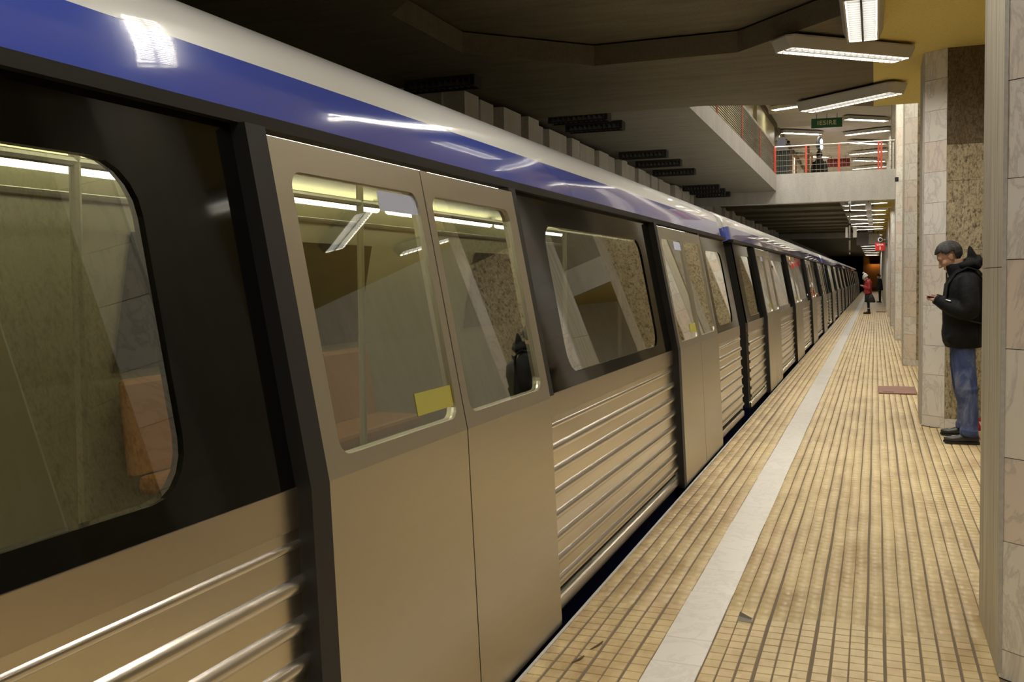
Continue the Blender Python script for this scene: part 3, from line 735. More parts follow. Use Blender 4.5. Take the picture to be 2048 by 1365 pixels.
# ---------------------------------------------------------------- railings
def railing_front():
    z0, z1 = 4.05, 4.735; y = 24.4
    t = thing('railing', 'red posted mesh railing on top of the crossing beam', 'railing', (-1, y, z0)); off = neg(t.location)
    for x in (-2.333, -1.598, -.834, .058, .124):
        b = MB(); b.box(x-.022, x+.022, y-.02, y+.02, z0, z1-.01); b.build('post', M_REDP, t, off=off)
    b = MB(); b.tube([(-2.34, y, z1), (.42, y, z1)], .018, 8); b.build('top_rail', M_RAIL, t, off=off)
    for k in range(5):
        b = MB(); zz = z0+.08+k*.13; b.tube([(-2.33, y, zz), (.42, y, zz)], .006, 6); b.build('cross_bar', M_MESHW, t, off=off)
    b = MB(); x = -2.26
    while x < .40:
        b.tube([(x, y+.008, z0+.02), (x, y+.008, z0+.62)], .003, 5); x += .1
    o = b.build('wire_mesh', M_MESHW, t, off=off); o['kind'] = 'stuff'
    for x in (.30, .385):
        b = MB(); b.box(x-.015, x+.015, y-.02, y+.02, z0, z1-.05); b.build('grey_post', M_RAIL, t, off=off)
railing_front()
def railing_side():
    z0, z1 = 4.05, 4.76; x = -2.36
    t = thing('railing', 'long railing of thin bars along the balcony edge above the train', 'railing', (x, 18, z0)); off = neg(t.location)
    for y in (24.3, 21.3, 18.3, 15.3):
        b = MB(); b.box(x-.014, x+.014, y-.02, y+.02, z0, z1-.01); b.build('post', M_REDP, t, off=off)
    b = MB(); b.tube([(x, 12.3, z1), (x, 24.3, z1)], .022, 8); b.build('top_rail', M_RAIL, t, off=off)
    b = MB(); b.box(x-.03, x+.035, 12.3, 24.3, z0, z0+.018); b.build('foot_rail', M_HOUSE, t, off=off)
    for k in range(15):
        b = MB(); zz = z0+.07+k*.043; b.tube([(x, 12.3, zz), (x, 24.3, zz)], .0115, 6); b.build('cross_bar', M_BARD, t, off=off)
railing_side()

# ---------------------------------------------------------------- signs and fittings
def text(s, name, size, m, parent, loc, rot, bold=.0, sx=1.):
    c = bpy.data.curves.new(name, 'FONT'); c.body = s; c.size = size; c.align_x = 'CENTER'; c.align_y = 'CENTER'; c.extrude = .002; c.offset = bold; c.space_character = 1.12
    o = bpy.data.objects.new(name, c); COL.objects.link(o)
    bpy.context.view_layer.update(); me = bpy.data.meshes.new_from_object(o.evaluated_get(bpy.context.evaluated_depsgraph_get())); me.materials.clear(); me.materials.append(m)
    bpy.data.objects.remove(o); o = bpy.data.objects.new(name, me); COL.objects.link(o)
    o.parent = parent; o.location = loc; o.rotation_euler = rot; o.scale = (sx, 1, 1); return o
def exit_sign():
    y = 33.0; t = thing('exit_sign', 'green hanging sign with the cream word IESIRE', 'sign', (-1.515, y, 6.42), rz=math.radians(4))
    b = MB(); b.box(-.485, .485, 0, .03, 0, .31); b.build('board', M_GREEN, t)
    text('IESIRE', 'lettering', .20, M_SIGNTXT, t, (0, -.004, .155), (PI/2, 0, 0), .004, 1.05)
    for x in (-.32, .0, .32):
        b = MB(); b.box(x-.008, x+.008, .01, .02, .31, .46); b.build('hanger', M_UNLIT, t)
exit_sign()
def line_sign():
    t = thing('line_sign', 'small red square sign reading LINIA 1 on a pillar below the white camera', 'sign', (.195, 44.0, 2.62), rz=math.radians(-2))
    b = MB(); b.box(-.20, .20, 0, .04, 0, .34); b.build('board', M_REDSIGN, t)
    text('LINIA', 'lettering', .10, M_WHITEP, t, (0, -.004, .25), (PI/2, 0, 0), .003)
    text('1', 'lettering', .19, M_WHITEP, t, (0, -.004, .10), (PI/2, 0, 0), .006)
    b = MB(); b.box(.19, .27, .01, .45, .25, .29); b.build('bracket', M_UNLIT, t)
    c = thing('security_camera', 'white bullet camera with black lens above the red line sign', 'camera', (.20, 43.9, 3.09))
    b = MB(); b.tube([(0, .35, 0), (0, .02, 0), (0, 0, 0)], [.09, .10, .085], 14); b.build('body', M_WHITEP, c, smooth=True)
    b = MB(); b.ell((0, -.01, 0), (.065, .03, .065)); b.build('lens', M_BLK, c, smooth=True)
    b = MB(); b.box(.0, .25, .2, .24, -.02, .02); b.box(.21, .25, .2, .55, -.02, .02); b.build('bracket', M_WHITEP, c)
line_sign()
def display_box():
    t = thing('hanging_box', 'hanging box, half grey and half white, beyond the far lamps', 'sign box', (-.40, 46.0, 2.93))
    b = MB(); b.box(-.40, .12, 0, .3, 0, .50); b.build('grey_side', M_GREYP, t)
    b = MB(); b.box(.125, .60, 0, .3, .05, .50); b.build('white_face', M_WHITEP, t)
    for x in (-.3, .5):
        b = MB(); b.box(x-.015, x+.015, .1, .13, .5, .74); b.build('hanger', M_UNLIT, t)
    p = thing('hanging_sheet', 'tall white panel hanging behind the row of far lamps', 'panel', (-.22, 45.4, 3.0))
    b = MB(); b.box(-.10, .10, 0, .04, .48, .66); b.build('sheet', M_WHITEP, p)
    for k, (yy, zt) in enumerate(((27.0, 3.27), (29.5, 3.24), (32.0, 3.24), (34.5, 3.24))):
        q = thing('hanging_number_board', '%s small white board hanging between the far lamps' % ords[k], 'sign', (-.18+.01*k, yy, zt), 'small white boards between the far lamps')
        b = MB(); b.box(-.075, .075, 0, .03, 0, .20); b.build('board', M_WHITEP, q)
        b = MB(); b.box(-.01, .01, .01, .02, .2, .40); b.build('hanger', M_UNLIT, q)
    t = thing('hanging_pole', 'shiny steel pole hanging below the mezzanine beam over the platform edge', 'pole', (-.60, 25.2, 2.06))
    b = MB(); b.tube([(0, 0, 0), (0, 0, 1.58)], .022, 10); b.build('tube', M_RAIL, t, smooth=True)
    for z in (.05, .35, .72, 1.05): 
        b = MB(); b.tube([(0, 0, z), (0, 0, z+.05)], .032, 10); b.build('collar', M_UNLIT, t)
    for x0, x1 in ((-.10, -.045), (.08, .165)):
        b = MB(); b.box(x0, x1, -.02, .02, .42, .68); b.build('white_plate', M_WHITEP, t)
        b = MB(); b.box(min(x0, 0), max(x1, 0), -.006, .006, .54, .56); b.build('plate_arm', M_UNLIT, t)
    b = MB(); b.ell((0, 0, 1.48), (.16, .03, .16)); b = MB(); b.tube([(.15*math.cos(a*PI/8), 0, 1.40+.15*math.sin(a*PI/8)) for a in range(17)], .008, 6); b.build('cable_loop', M_BLK, t)
display_box()
def added_end_lamp():  # lamp added for the orange glow on the end wall; front lip hides its tube
    t = thing('added_glow_lamp', 'added warm lamp with hidden tube that gives the orange end wall its glow', 'lamp', (.0, 104.7, 3.0))
    b = MB(); b.box(-.5, .5, .1, .3, -.12, .12); b.box(-.5, .5, -.16, -.13, -.2, .12); b.box(-.5, .5, -.13, .1, .1, .12); b.build('housing', M_DARK, t)
    b = MB(); b.box(-.48, .48, -.1, .1, -.11, -.09); b.build('light_tube', mat('added warm tube', (1,.7,.35), .5, emit=(1,.62,.25), estr=14), t)
added_end_lamp()
def hall_things():
    t = thing('hanging_display', 'dark oval display with blue white light hanging in the upper hall', 'display', (-1.95, 36.8, 6.18))
    b = MB(); b.ell((0, .02, .24), (.12, .10, .27)); b.build('case', M_BLK, t, smooth=True)
    b = MB(); b.ell((.075, -.04, .30), (.05, .07, .10)); b.build('lit_face', M_BLUEGLOW, t, smooth=True)
    b = MB(); b.ell((.085, -.04, .10), (.05, .07, .09)); b.build('lit_face', M_BLUEGLOW, t, smooth=True)
    b = MB(); b.tube([(0, .02, .5), (0, .02, .72)], .015, 8); b.build('hanger', M_UNLIT, t)
    t = thing('kiosk_box', 'dark teal cabinet behind the mesh railing at the balcony corner', 'cabinet', (-2.55, 28.3, 4.05))
    b = MB(); b.box(-.22, .22, 0, .4, 0, 1.05); b.build('body', M_TEAL, t)
    b = MB(); b.box(-.24, .24, -.02, .42, 1.05, 1.09); b.build('top', M_UNLIT, t)
    for k in range(5):
        m = MB(); m.box(-.21+k*.1, -.2+k*.1, -.008, 0, .05, 1.0); m.build('slat', M_GREYP, t)
    t = thing('wall_poster', 'pale poster with pink and blue on a board at the end of the yellow wall', 'poster', (-2.86, 32, 5.2))
    b = MB(); b.box(-.14, .12, 0, .04, .0, .85); b.build('board', M_GREYP, t)
    b = MB(); b.box(-.12, .10, -.005, 0, .40, .82); b.build('print', mat('poster blue print', (.2,.21,.3), .5), t)
    b = MB(); b.add([(-.11,-.008,.25),(.10,-.008,.05),(.10,-.008,.12),(-.02,-.008,.45),(-.08,-.008,.45)], [(0,1,2,3,4)]); b.build('pink_print', mat('poster pink print', (.5,.3,.25), .5), t)
    b = MB(); b.box(-.02, .0, 0, .03, -1.15, .0); b.build('stand', M_UNLIT, t)
    c = thing('security_camera', 'white camera on a bracket at the end of the yellow wall in the upper hall', 'camera', (-3.0, 34.3, 6.20))
    b = MB(); b.tube([(-.28, .0, .04), (.12, -.05, 0)], [.03, .06], 10); b.build('body', M_WHITEP, c, smooth=True)
    b = MB(); b.ell((.17, -.06, -.01), (.06, .06, .05)); b.build('lens', M_BLK, c, smooth=True)
    t = thing('red_board', 'long red board with pale strokes far back in the upper hall', 'sign', (-1.55, 44.9, 6.42))
    b = MB(); b.box(-.48, .48, 0, .04, 0, .36); b.build('board', M_DKRED2, t)
    for k in range(6):
        m = MB(); m.box(-.26+k*.095, -.20+k*.095, -.006, 0, .19, .25); m.build('pale_stroke', mat('dull red print', (.45,.18,.14), .5) if k == 0 else MATS['dull red print'], t)
    for x in (-.3, .3):
        b = MB(); b.box(x-.01, x+.01, .01, .02, .36, .5); b.build('hanger', M_UNLIT, t)
    for k, (x, y) in enumerate(((-2.55, 35.5), (-2.6, 38.5))):
        t = thing('door_frame', ('nearer' if k == 0 else 'farther')+' orange brown door frame in the upper hall beside the teal cabinet', 'door frame', (x, y, 4.05), 'orange brown door frames in the upper hall')
        m = mat('orange brown frame', (.32,.14,.05), .5) if k == 0 else MATS['orange brown frame']
        for q in (-.3, .3):
            b = MB(); b.box(q-.04, q+.04, 0, .08, 0, 2.1); b.build('jamb', m, t)
        b = MB(); b.box(-.34, .34, 0, .08, 2.1, 2.18); b.build('lintel', m, t)
hall_things()
def small_things():
    t = thing('wall_box', 'small black box on the corner of the tall marble pillar by the mezzanine beam', 'box', (.445, 23.86, 3.70))
    b = MB(); b.box(-.03, .05, -.10, .0, 0, .10); bevel(b.build('case', M_BLK, t), .008)
    b = MB(); b.box(.0, .03, -.11, -.10, .03, .07); b.build('cover', M_UNLIT, t)
    for k, (y, x0, x1, lab) in enumerate(((12.9, .052, .50, 'red brown metal hatch plate in the platform floor beside the pillar behind the man'), (42.4, .045, .43, 'red brown hatch plate in the floor beside the woman in red'))):
        t = thing('floor_hatch', lab, 'hatch', (x0, y, 0), 'red brown floor hatches')
        b = MB(); b.box(0, x1-x0, 0, .80, -.004, .018); bevel(b.build('plate', M_HATCH, t), .006)
        b = MB(); b.box(.05, .18, .06, .10, .018, .021); b.build('handle_slot', M_BLK, t)
    t = thing('warning_sign', 'small red notice with white letter V on the pillar base behind the man', 'sign', (1.02, 10.10, .005))
    b = MB(); b.box(-.085, .085, -.004, .006, 0, .115); b.build('board', M_REDSIGN, t)
    text('V', 'lettering', .085, M_WHITEP, t, (-.045, -.006, .045), (PI/2, 0, 0), .004)
    t = thing('paper_scrap', 'folded grey scrap of paper on the tiles right of the white stripe', 'litter', (-.525, 4.175, .0))
    b = MB(); b.add([(-.03,-.03,.001),(.035,-.03,.002),(.03,.0,.004),(-.03,.03,.003),(-.025,.035,.022),(.03,.005,.010)], [(0,1,2,3),(3,2,5,4)]); b.build('sheet', M_PAPER, t)
    for k, (a, c) in enumerate((((-1.067,3.623), (-1.040,3.711)), ((-1.098,3.471), (-1.070,3.541)))):
        t = thing('litter_sliver', ('farther' if k == 0 else 'nearer')+' brown sliver of litter on the tiles near the platform edge', 'litter', (a[0], a[1], 0), 'brown slivers of litter')
        b = MB(); b.tube([(0,0,.003), ((c[0]-a[0])*.6, (c[1]-a[1])*.5, .004), (c[0]-a[0], c[1]-a[1], .006)], [.002,.0045,.003], 6); b.build('sliver', M_TWIG, t)
small_things()

# ---------------------------------------------------------------- people
M_SKIN = mat('skin', (.44,.265,.18), .5)
M_SKINP = mat('pale skin', (.56,.36,.27), .5)
M_HAIR = mat('dark greying hair', (.035,.03,.025), .65)
_n = noise(M_HAIR, coords(M_HAIR, (1,1,1), 'Object'), 60, 4); setcol(M_HAIR, ramp(M_HAIR, _n, [(.4, (.008,.007,.006)), (.7, (.045,.04,.035))])); bump(M_HAIR, _n, .6, .01)
M_JACKET = mat('black jacket cloth', (.0055,.0055,.0055), .75, spec=.2)
_n = noise(M_JACKET, coords(M_JACKET, (1,1,.6), 'Object'), 9, 5, .6, .6); bump(M_JACKET, _n, .5, .03)
M_JEANS = mat('blue jeans denim', (.10,.14,.26), .85, spec=.2)
_n = noise(M_JEANS, coords(M_JEANS, (1,1,.55), 'Object'), 6, 6, .65, .8); setcol(M_JEANS, ramp(M_JEANS, _n, [(.34, (.022,.032,.085)), (.5, (.055,.075,.165)), (.68, (.15,.17,.25))])); bump(M_JEANS, _n, .6, .03)
M_SHOE = mat('dark leather shoe', (.022,.021,.017), .4)
M_SOLE = mat('black rubber sole', (.012,.011,.010), .7)
M_BAG = mat('black nylon', (.008,.008,.008), .5)
M_SILVER = mat('silver tag', (.6,.6,.6), .4)
M_PHONE = mat('pale phone', (.45,.36,.40), .3)
M_EYE = mat('eye white', (.30,.24,.20), .4); M_IRIS = mat('dark iris', (.03,.02,.015), .2)
M_LIP = mat('lip', (.36,.16,.13), .5)
M_REDCOAT = mat('red down jacket', (.36,.025,.03), .5)
_n = noise(M_REDCOAT, coords(M_REDCOAT, (.3,.3,3), 'Object'), 4, 3); bump(M_REDCOAT, _n, .6, .04)
M_HAT = mat('pale knitted hat', (.60,.60,.58), .9)
M_DKCLOTH = mat('black cloth', (.012,.012,.014), .8)
M_BROWNB = mat('dark brown boot', (.03,.02,.015), .6)

def remesh(o, size, sm=4):
    r = o.modifiers.new('remesh', 'REMESH'); r.mode = 'VOXEL'; r.voxel_size = size; r.use_smooth_shade = True
    if sm:
        s_ = o.modifiers.new('smooth', 'SMOOTH'); s_.factor = .5; s_.iterations = sm
    return o
def head_frame(c, tilt):
    """maps head coordinates (f forward, l sideways, u up) to body space, the person facing -x"""
    ct, st = math.cos(tilt), math.sin(tilt); c = Vector(c)
    def T(f, l, u):
        ff = f*ct + u*st; uu = -f*st + u*ct
        return c + Vector((-ff, l, uu))
    rot = Euler((0, -tilt, 0))
    return T, rot
def add_head(b, T, rot, s=1.):
    E = lambda f, l, u, rf, rl, ru: b.ell(T(f*s, l*s, u*s), (rf*s, rl*s, ru*s), rot, 20, 14)
    E(-.010, 0, .034, .098, .076, .088); E(.022, 0, -.03, .070, .066, .075); E(.045, 0, -.075, .045, .045, .042)
    E(.070, 0, -.104, .022, .026, .018); E(.075, 0, .03, .022, .052, .03); E(.078, 0, .014, .016, .046, .009)
    for q in (-1, 1):
        E(.056, q*.042, -.025, .03, .024, .026); E(-.004, q*.074, -.004, .020, .011, .033); E(-.010, q*.080, .004, .015, .008, .022); E(.02, q*.048, -.08, .04, .016, .026)
    for k in range(6):
        t = k/5; E(.086+.026*t, 0, .008-.040*t, .010+.005*t, .010+.007*t, .011)
    E(.104, .010, -.036, .010, .009, .008); E(.104, -.010, -.036, .010, .009, .008)
    E(.087, 0, -.062, .012, .022, .006); E(.084, 0, -.074, .012, .020, .007)
def face_parts(o, T, rot, s=1.):
    for q in (-1, 1):
        b = MB(); b.ell(T(.079*s, q*.032*s, .000), (.010*s, .013*s, .007*s), rot, 12, 8); e = b.build('eye', M_EYE, o, smooth=True)
        b = MB(); b.ell(T(.0865*s, q*.032*s, -.002*s), (.004*s, .006*s, .005*s), rot, 10, 6); b.build('iris', M_IRIS, e, smooth=True)
        b = MB(); b.tube([T(.089*s, q*.014*s, .020*s), T(.092*s, q*.032*s, .025*s), T(.080*s, q*.054*s, .019*s)], [.003, .004, .0025], 6); b.build('eyebrow', M_HAIR, o, smooth=True)
    b = MB(); b.ell(T(.0895*s, 0, -.068*s), (.011*s, .021*s, .007*s), rot, 12, 8); b.build('lips', M_LIP, o, smooth=True)
def hair(o, T, rot, m, s=1.):
    bm = bmesh.new(); bmesh.ops.create_uvsphere(bm, u_segments=40, v_segments=28, radius=1)
    def keep(v):
        f, u, l = v.x*.106-.012, v.z*.097+.034, abs(v.y)*.085
        if u < -.055: return False
        if u < .004 and f > -.03: return False
        if abs(f+.002) < .027 and u < .032: return False
        if f > .010 and u < .045 + .25*(f-.01): return l > .05 and u > .0 and f < .035
        if f > .035 and u < .072: return False
        return True
    bmesh.ops.delete(bm, geom=[v for v in bm.verts if not keep(v.co)], context='VERTS')
    for v in bm.verts:
        n = mnoise.noise(v.co*4.5)*.03 + mnoise.noise(v.co*12)*.025
        p = v.co*(1+n); v.co = T((p.x*.104-.012)*s, p.y*.081*s, (p.z*.095+.034)*s)
    me = bpy.data.meshes.new('hair'); bm.to_mesh(me); bm.free(); me.materials.append(m)
    me.polygons.foreach_set('use_smooth', [True]*len(me.polygons))
    h = bpy.data.objects.new('hair', me); COL.objects.link(h); h.parent = o
    so = h.modifiers.new('solid', 'SOLIDIFY'); so.thickness = .012; so.offset = -1
    return h
def hand(b, wrist, palm, knuck_dir, side, bendz, s=1.):
    """palm plus four unequal bent fingers and a thumb; all capsules rooted in the palm"""
    w, p, d = Vector(wrist), Vector(palm), Vector(knuck_dir).normalized(); sd = Vector(side).normalized(); bz = Vector(bendz).normalized()
    for t in (-.028, -.010, .010, .028): b.capsule([w.lerp(p, .25) + sd*t*.7, p + sd*t], [.014*s, .013*s], 10)
    for t, L in ((-.030, .82), (-.010, 1.), (.010, .95), (.030, .75)):
        a = p + sd*t; j1 = a + (d*.036 + bz*.006)*L*s; j2 = j1 + (d*.018 + bz*.020)*L*s; j3 = j2 + (-d*.006 + bz*.020)*L*s
        b.capsule([a, j1, j2, j3], [.0095*s, .009*s, .008*s, .0072*s], 10)
    a = w.lerp(p, .45) - sd*.030; b.capsule([a, a + (-sd*.018 + d*.022 + bz*.022)*s, a + (-sd*.004 + d*.050 + bz*.036)*s], [.012*s, .0105*s, .009*s], 10)
def rings_body(b, rows, n=24, p=2.4):
    """rows of (z, centre x, half depth, half width, centre y)"""
    rs = []
    for z, cx, rx, ry, cy in rows:
        r = []
        for i in range(n):
            a = 2*PI*i/n; c, s_ = math.cos(a), math.sin(a)
            r.append((cx + rx*math.copysign(abs(c)**(2/p), c), cy + ry*math.copysign(abs(s_)**(2/p), s_), z))
        rs.append(r)
    b.rings(rs)
def limb(b, pts, radii, n=16):
    """smoothed tapering limb"""
    P = [Vector(p) for p in pts]; out = []; rad = []
    for i in range(len(P)-1):
        p0, p1, p2, p3 = P[max(i-1,0)], P[i], P[i+1], P[min(i+2, len(P)-1)]
        for k in range(6):
            t = k/6; out.append(.5*((2*p1)+(p2-p0)*t+(2*p0-5*p1+4*p2-p3)*t*t+(3*p1-p0-3*p2+p3)*t**3)); rad.append(radii[i]*(1-t)+radii[i+1]*t)
    out.append(P[-1]); rad.append(radii[-1]); b.tube(out, rad, n)
def shoe(o, x_heel, x_toe, y, name='shoe', m=None, boot=0):
    L = x_heel-x_toe; b = MB(); rs = []
    for t, w, h, z0 in ((0, .030, .060, .006), (.06, .036, .085, .003), (.25, .038, .098, .002), (.42, .040, .088, .002), (.58, .046, .066, .002), (.75, .050, .056, .002), (.9, .042, .046, .006), (.98, .022, .034, .012), (1., .008, .026, .016)):
        x = x_heel - L*t; r = []
        for i in range(16):
            a = 2*PI*i/16; c, s_ = math.cos(a), math.sin(a)
            zz = z0 + h*.5 + h*.5*math.copysign(abs(s_)**.7, s_); r.append((x, y + w*math.copysign(abs(c)**.8, c)*(1-.35*max(0, s_)), zz + .012))
        rs.append(r)
    b.rings(rs); sh = b.build(name, m or M_SHOE, o, smooth=True)
    b = MB(); rs = []
    for z in (0, .016, .024):
        rs.append([(x_heel + .006 - (L+.012)*t, y + sgn*w, z + (.012*max(0, t-.8)/.2 if z < .01 else .004*max(0, t-.8)/.2)) for sgn, tt in ((1, (0, .1, .4, .6, .78, .93, 1.)), (-1, (1., .93, .78, .6, .4, .1, 0))) for t, w in [(q, {0: .02, .1: .036, .4: .038, .6: .046, .78: .050, .93: .036, 1.: .006}[q]) for q in tt]])
    b.rings(rs); b.build('sole', M_SOLE, sh)
    for k in range(4):
        if boot: break
        x = x_heel - L*(.45+.07*k); z = .108 - .016*k
        b = MB(); b.tube([(x, y-.024, z-.012), (x-.004, y, z+.004), (x, y+.024, z-.012)], .003, 5); b.build('lace', M_BAG, sh)
    return sh

def man():
    base = (.70, 9.47, 0)
    T, rot = head_frame((-.068, 0, 1.672), math.radians(34))
    b = MB(); add_head(b, T, rot, 1.04)
    limb(b, [T(-.035, 0, -.05), (.005, 0, 1.58), (.045, 0, 1.50)], [.060, .062, .075])
    rings_body(b, [(.86, .045, .10, .15, 0), (1.0, .045, .10, .15, 0), (1.2, .045, .10, .15, 0), (1.42, .055, .09, .16, 0), (1.51, .05, .06, .10, 0)])
    for q in (-1, 1):
        limb(b, [(.06, q*.17, 1.45), (.07, q*.25, 1.20), (-.05, q*.18, 1.215), (-.165, q*.075, 1.285)], [.05, .042, .036, .026])
        limb(b, [(.05, q*.09, .90), (.068, q*.16, .50), (.095, q*.215, .10)], [.08, .05, .04])
        b.capsule([(.10, q*.22, .09), (.08, q*.22, .05), (-.04, q*.225, .045)], [.034, .036, .03])
    hand(b, (-.165, -.072, 1.283), (-.205, -.040, 1.290), (-.75, .55, -.05), (-.5, -.75, -.2), (.1, .35, .75))
    hand(b, (-.165, .072, 1.283), (-.205, .042, 1.290), (-.75, -.55, -.05), (-.5, .75, -.2), (.1, -.35, .75))
    o = b.build('person', M_SKIN); o.location = base; remesh(o, .0052, 3)
    tag(o, 'man in black hooded jacket and blue jeans looking down at his phone', 'person')
    face_parts(o, T, rot, 1.04); hair(o, T, rot, M_HAIR, 1.04)
    # jacket
    b = MB()
    rings_body(b, [(.850, .052, .150, .215, 0), (.90, .045, .166, .225, 0), (.97, .040, .172, .228, 0), (1.06, .040, .160, .218, 0), (1.16, .040, .165, .222, 0), (1.28, .042, .158, .228, 0), (1.38, .045, .158, .232, 0), (1.46, .055, .148, .215, 0), (1.52, .055, .118, .165, 0), (1.56, .035, .095, .105, 0), (1.60, .010, .085, .088, 0)])
    for q in (-1, 1):
        limb(b, [(.07, q*.165, 1.475), (.075, q*.235, 1.36), (.085, q*.285, 1.19), (-.03, q*.215, 1.20), (-.160, q*.085, 1.278)], [.082, .085, .078, .070, .050])
    limb(b, [(-.05, -.19, .93), (-.08, -.12, .93)], [.05, .04])
    j = b.build('jacket', M_JACKET, o); remesh(j, .011, 5)
    # collar, hood, cuffs
    b = MB(); rs = []
    for z, cx, rx, ry, tl in ((1.50, .035, .112, .125, 0), (1.56, .008, .105, .104, .0), (1.605, -.012, .098, .094, .014), (1.612, -.012, .086, .084, .014), (1.55, .005, .080, .080, .0)):
        rs.append([(cx + rx*math.cos(a), ry*math.sin(a), z + tl*1.3*math.cos(a) + (.004*math.sin(5*a))) for a in [2*PI*i/28 for i in range(28)]])
    b.rings(rs, True, False); c = b.build('collar', M_JACKET, o, smooth=True)
    b = MB()
    b.ell((.115, 0, 1.605), (.085, .115, .055), Euler((0, .35, 0))); b.ell((.165, .02, 1.625), (.055, .09, .050)); b.ell((.06, .09, 1.59), (.06, .04, .04)); b.ell((.06, -.09, 1.59), (.06, .04, .04))
    limb(b, [(.125, -.01, 1.62), (.108, -.012, 1.70), (.092, -.012, 1.768)], [.056, .034, .008]); limb(b, [(.15, .0, 1.65), (.19, .0, 1.655)], [.04, .034])
    h = b.build('hood', M_JACKET, o); remesh(h, .008, 2)
    for q in (-1, 1):
        b = MB(); b.tube([(-.145, q*.098, 1.272), (-.172, q*.078, 1.284)], [.052, .050], 18); b.build('cuff', M_JACKET, j, smooth=True)
    b = MB(); b.add([(-.108,-.200,1.292),(-.070,-.232,1.280),(-.074,-.236,1.272),(-.112,-.204,1.284),(-.108,-.190,1.292),(-.070,-.222,1.280),(-.074,-.226,1.272),(-.112,-.194,1.284)], [(0,1,2,3),(4,5,6,7),(0,1,5,4),(1,2,6,5),(2,3,7,6),(3,0,4,7)]); b.build('silver_logo', M_SILVER, j)
    b = MB(); b.tube([(-.088, 0, .87), (-.118, 0, .93), (-.126, 0, .99), (-.117, 0, 1.07), (-.121, 0, 1.18), (-.112, 0, 1.3), (-.108, 0, 1.38), (-.088, 0, 1.46), (-.092, 0, 1.53)], .006, 6); b.build('zip', M_BAG, j)
    # jeans
    b = MB()
    rings_body(b, [(.83, .045, .10, .165, 0), (.93, .045, .105, .17, 0), (1.0, .045, .105, .165, 0)])
    for q in (-1, 1):
        limb(b, [(.045, q*.088, .90), (.048, q*.115, .72), (.062, q*.155, .55), (.070, q*.172, .46), (.092, q*.195, .32), (.092, q*.215, .16), (.090, q*.222, .075)], [.100, .099, .094, .090, .073, .071, .076])
        for z, r in ((.47, .094), (.43, .084), (.115, .080), (.085, .080)):
            b.tube([(.085 if z < .2 else .078, q*(.222 if z < .2 else .175), z-.014), (.088 if z < .2 else .074, q*(.222 if z < .2 else .172), z+.014)], [r*.94, r], 16)
    jn = b.build('jeans', M_JEANS, o); remesh(jn, .009, 3)
    for q in (-1, 1): shoe(o, .168, -.116, q*.226)
    # phone, backpack: things of their own
    p = thing('phone', 'pale phone held flat in the hands of the man in the black jacket', 'phone', (base[0]-.232, base[1], 1.318)); p.rotation_euler = (0, math.radians(10), 0)
    b = MB(); b.box(-.036, .036, -.068, .068, -.004, .004); bevel(b.build('case', M_PHONE, p), .003)
    b = MB(); b.box(-.032, .032, -.062, .062, .004, .0045); b.build('screen', mat('phone screen', (.4,.3,.38), .15, emit=(.8,.6,.75), estr=.25), p)
    k = thing('backpack', 'black backpack on the back of the man, half hidden by the nearest pillar', 'backpack', (base[0]+.28, base[1], 1.02))
    b = MB(); rs = []
    for z, x0, x1, w in ((0, -.075, .07, .13), (.02, -.085, .09, .150), (.2, -.085, .10, .155), (.36, -.085, .085, .150), (.46, -.085, .04, .135), (.49, -.08, .0, .11)):
        cx, rx = (x0+x1)/2, (x1-x0)/2
        rs.append([(cx + rx*math.copysign(abs(math.cos(a))**.6, math.cos(a)), w*math.copysign(abs(math.sin(a))**.6, math.sin(a)), z) for a in [2*PI*i/24 for i in range(24)]])
    b.rings(rs); b.build('sack', M_BAG, k, smooth=True)
    b = MB(); b.tube([(-.05, -.03, .48), (-.04, -.025, .53), (-.03, 0, .545), (-.04, .025, .53), (-.05, .03, .48)], .008, 8); b.build('carry_loop', M_BAG, k, smooth=True)
    b = MB(); b.box(.075, .115, -.11, .11, .03, .24); bevel(b.build('front_pocket', M_BAG, k), .02)
    for q in (-1, 1):
        b = MB(); pts = [(-.075, q*.10, .47), (-.12, q*.115, .525), (-.21, q*.125, .555), (-.31, q*.135, .50), (-.375, q*.14, .40), (-.39, q*.15, .25), (-.33, q*.215, .13), (-.20, q*.235, .08), (-.08, q*.14, .05)]
        rs = []
        for i, p_ in enumerate(pts):
            p_ = Vector(p_); d = (Vector(pts[min(i+1, len(pts)-1)])-Vector(pts[max(i-1,0)])).normalized(); sd = Vector((0, 1, 0)); sd = (sd - d*sd.dot(d)).normalized(); nn = d.cross(sd)
            rs.append([p_+sd*.024+nn*.006, p_-sd*.024+nn*.006, p_-sd*.024-nn*.006, p_+sd*.024-nn*.006])
        b.rings(rs); b.build('strap', M_BAG, k)
man()

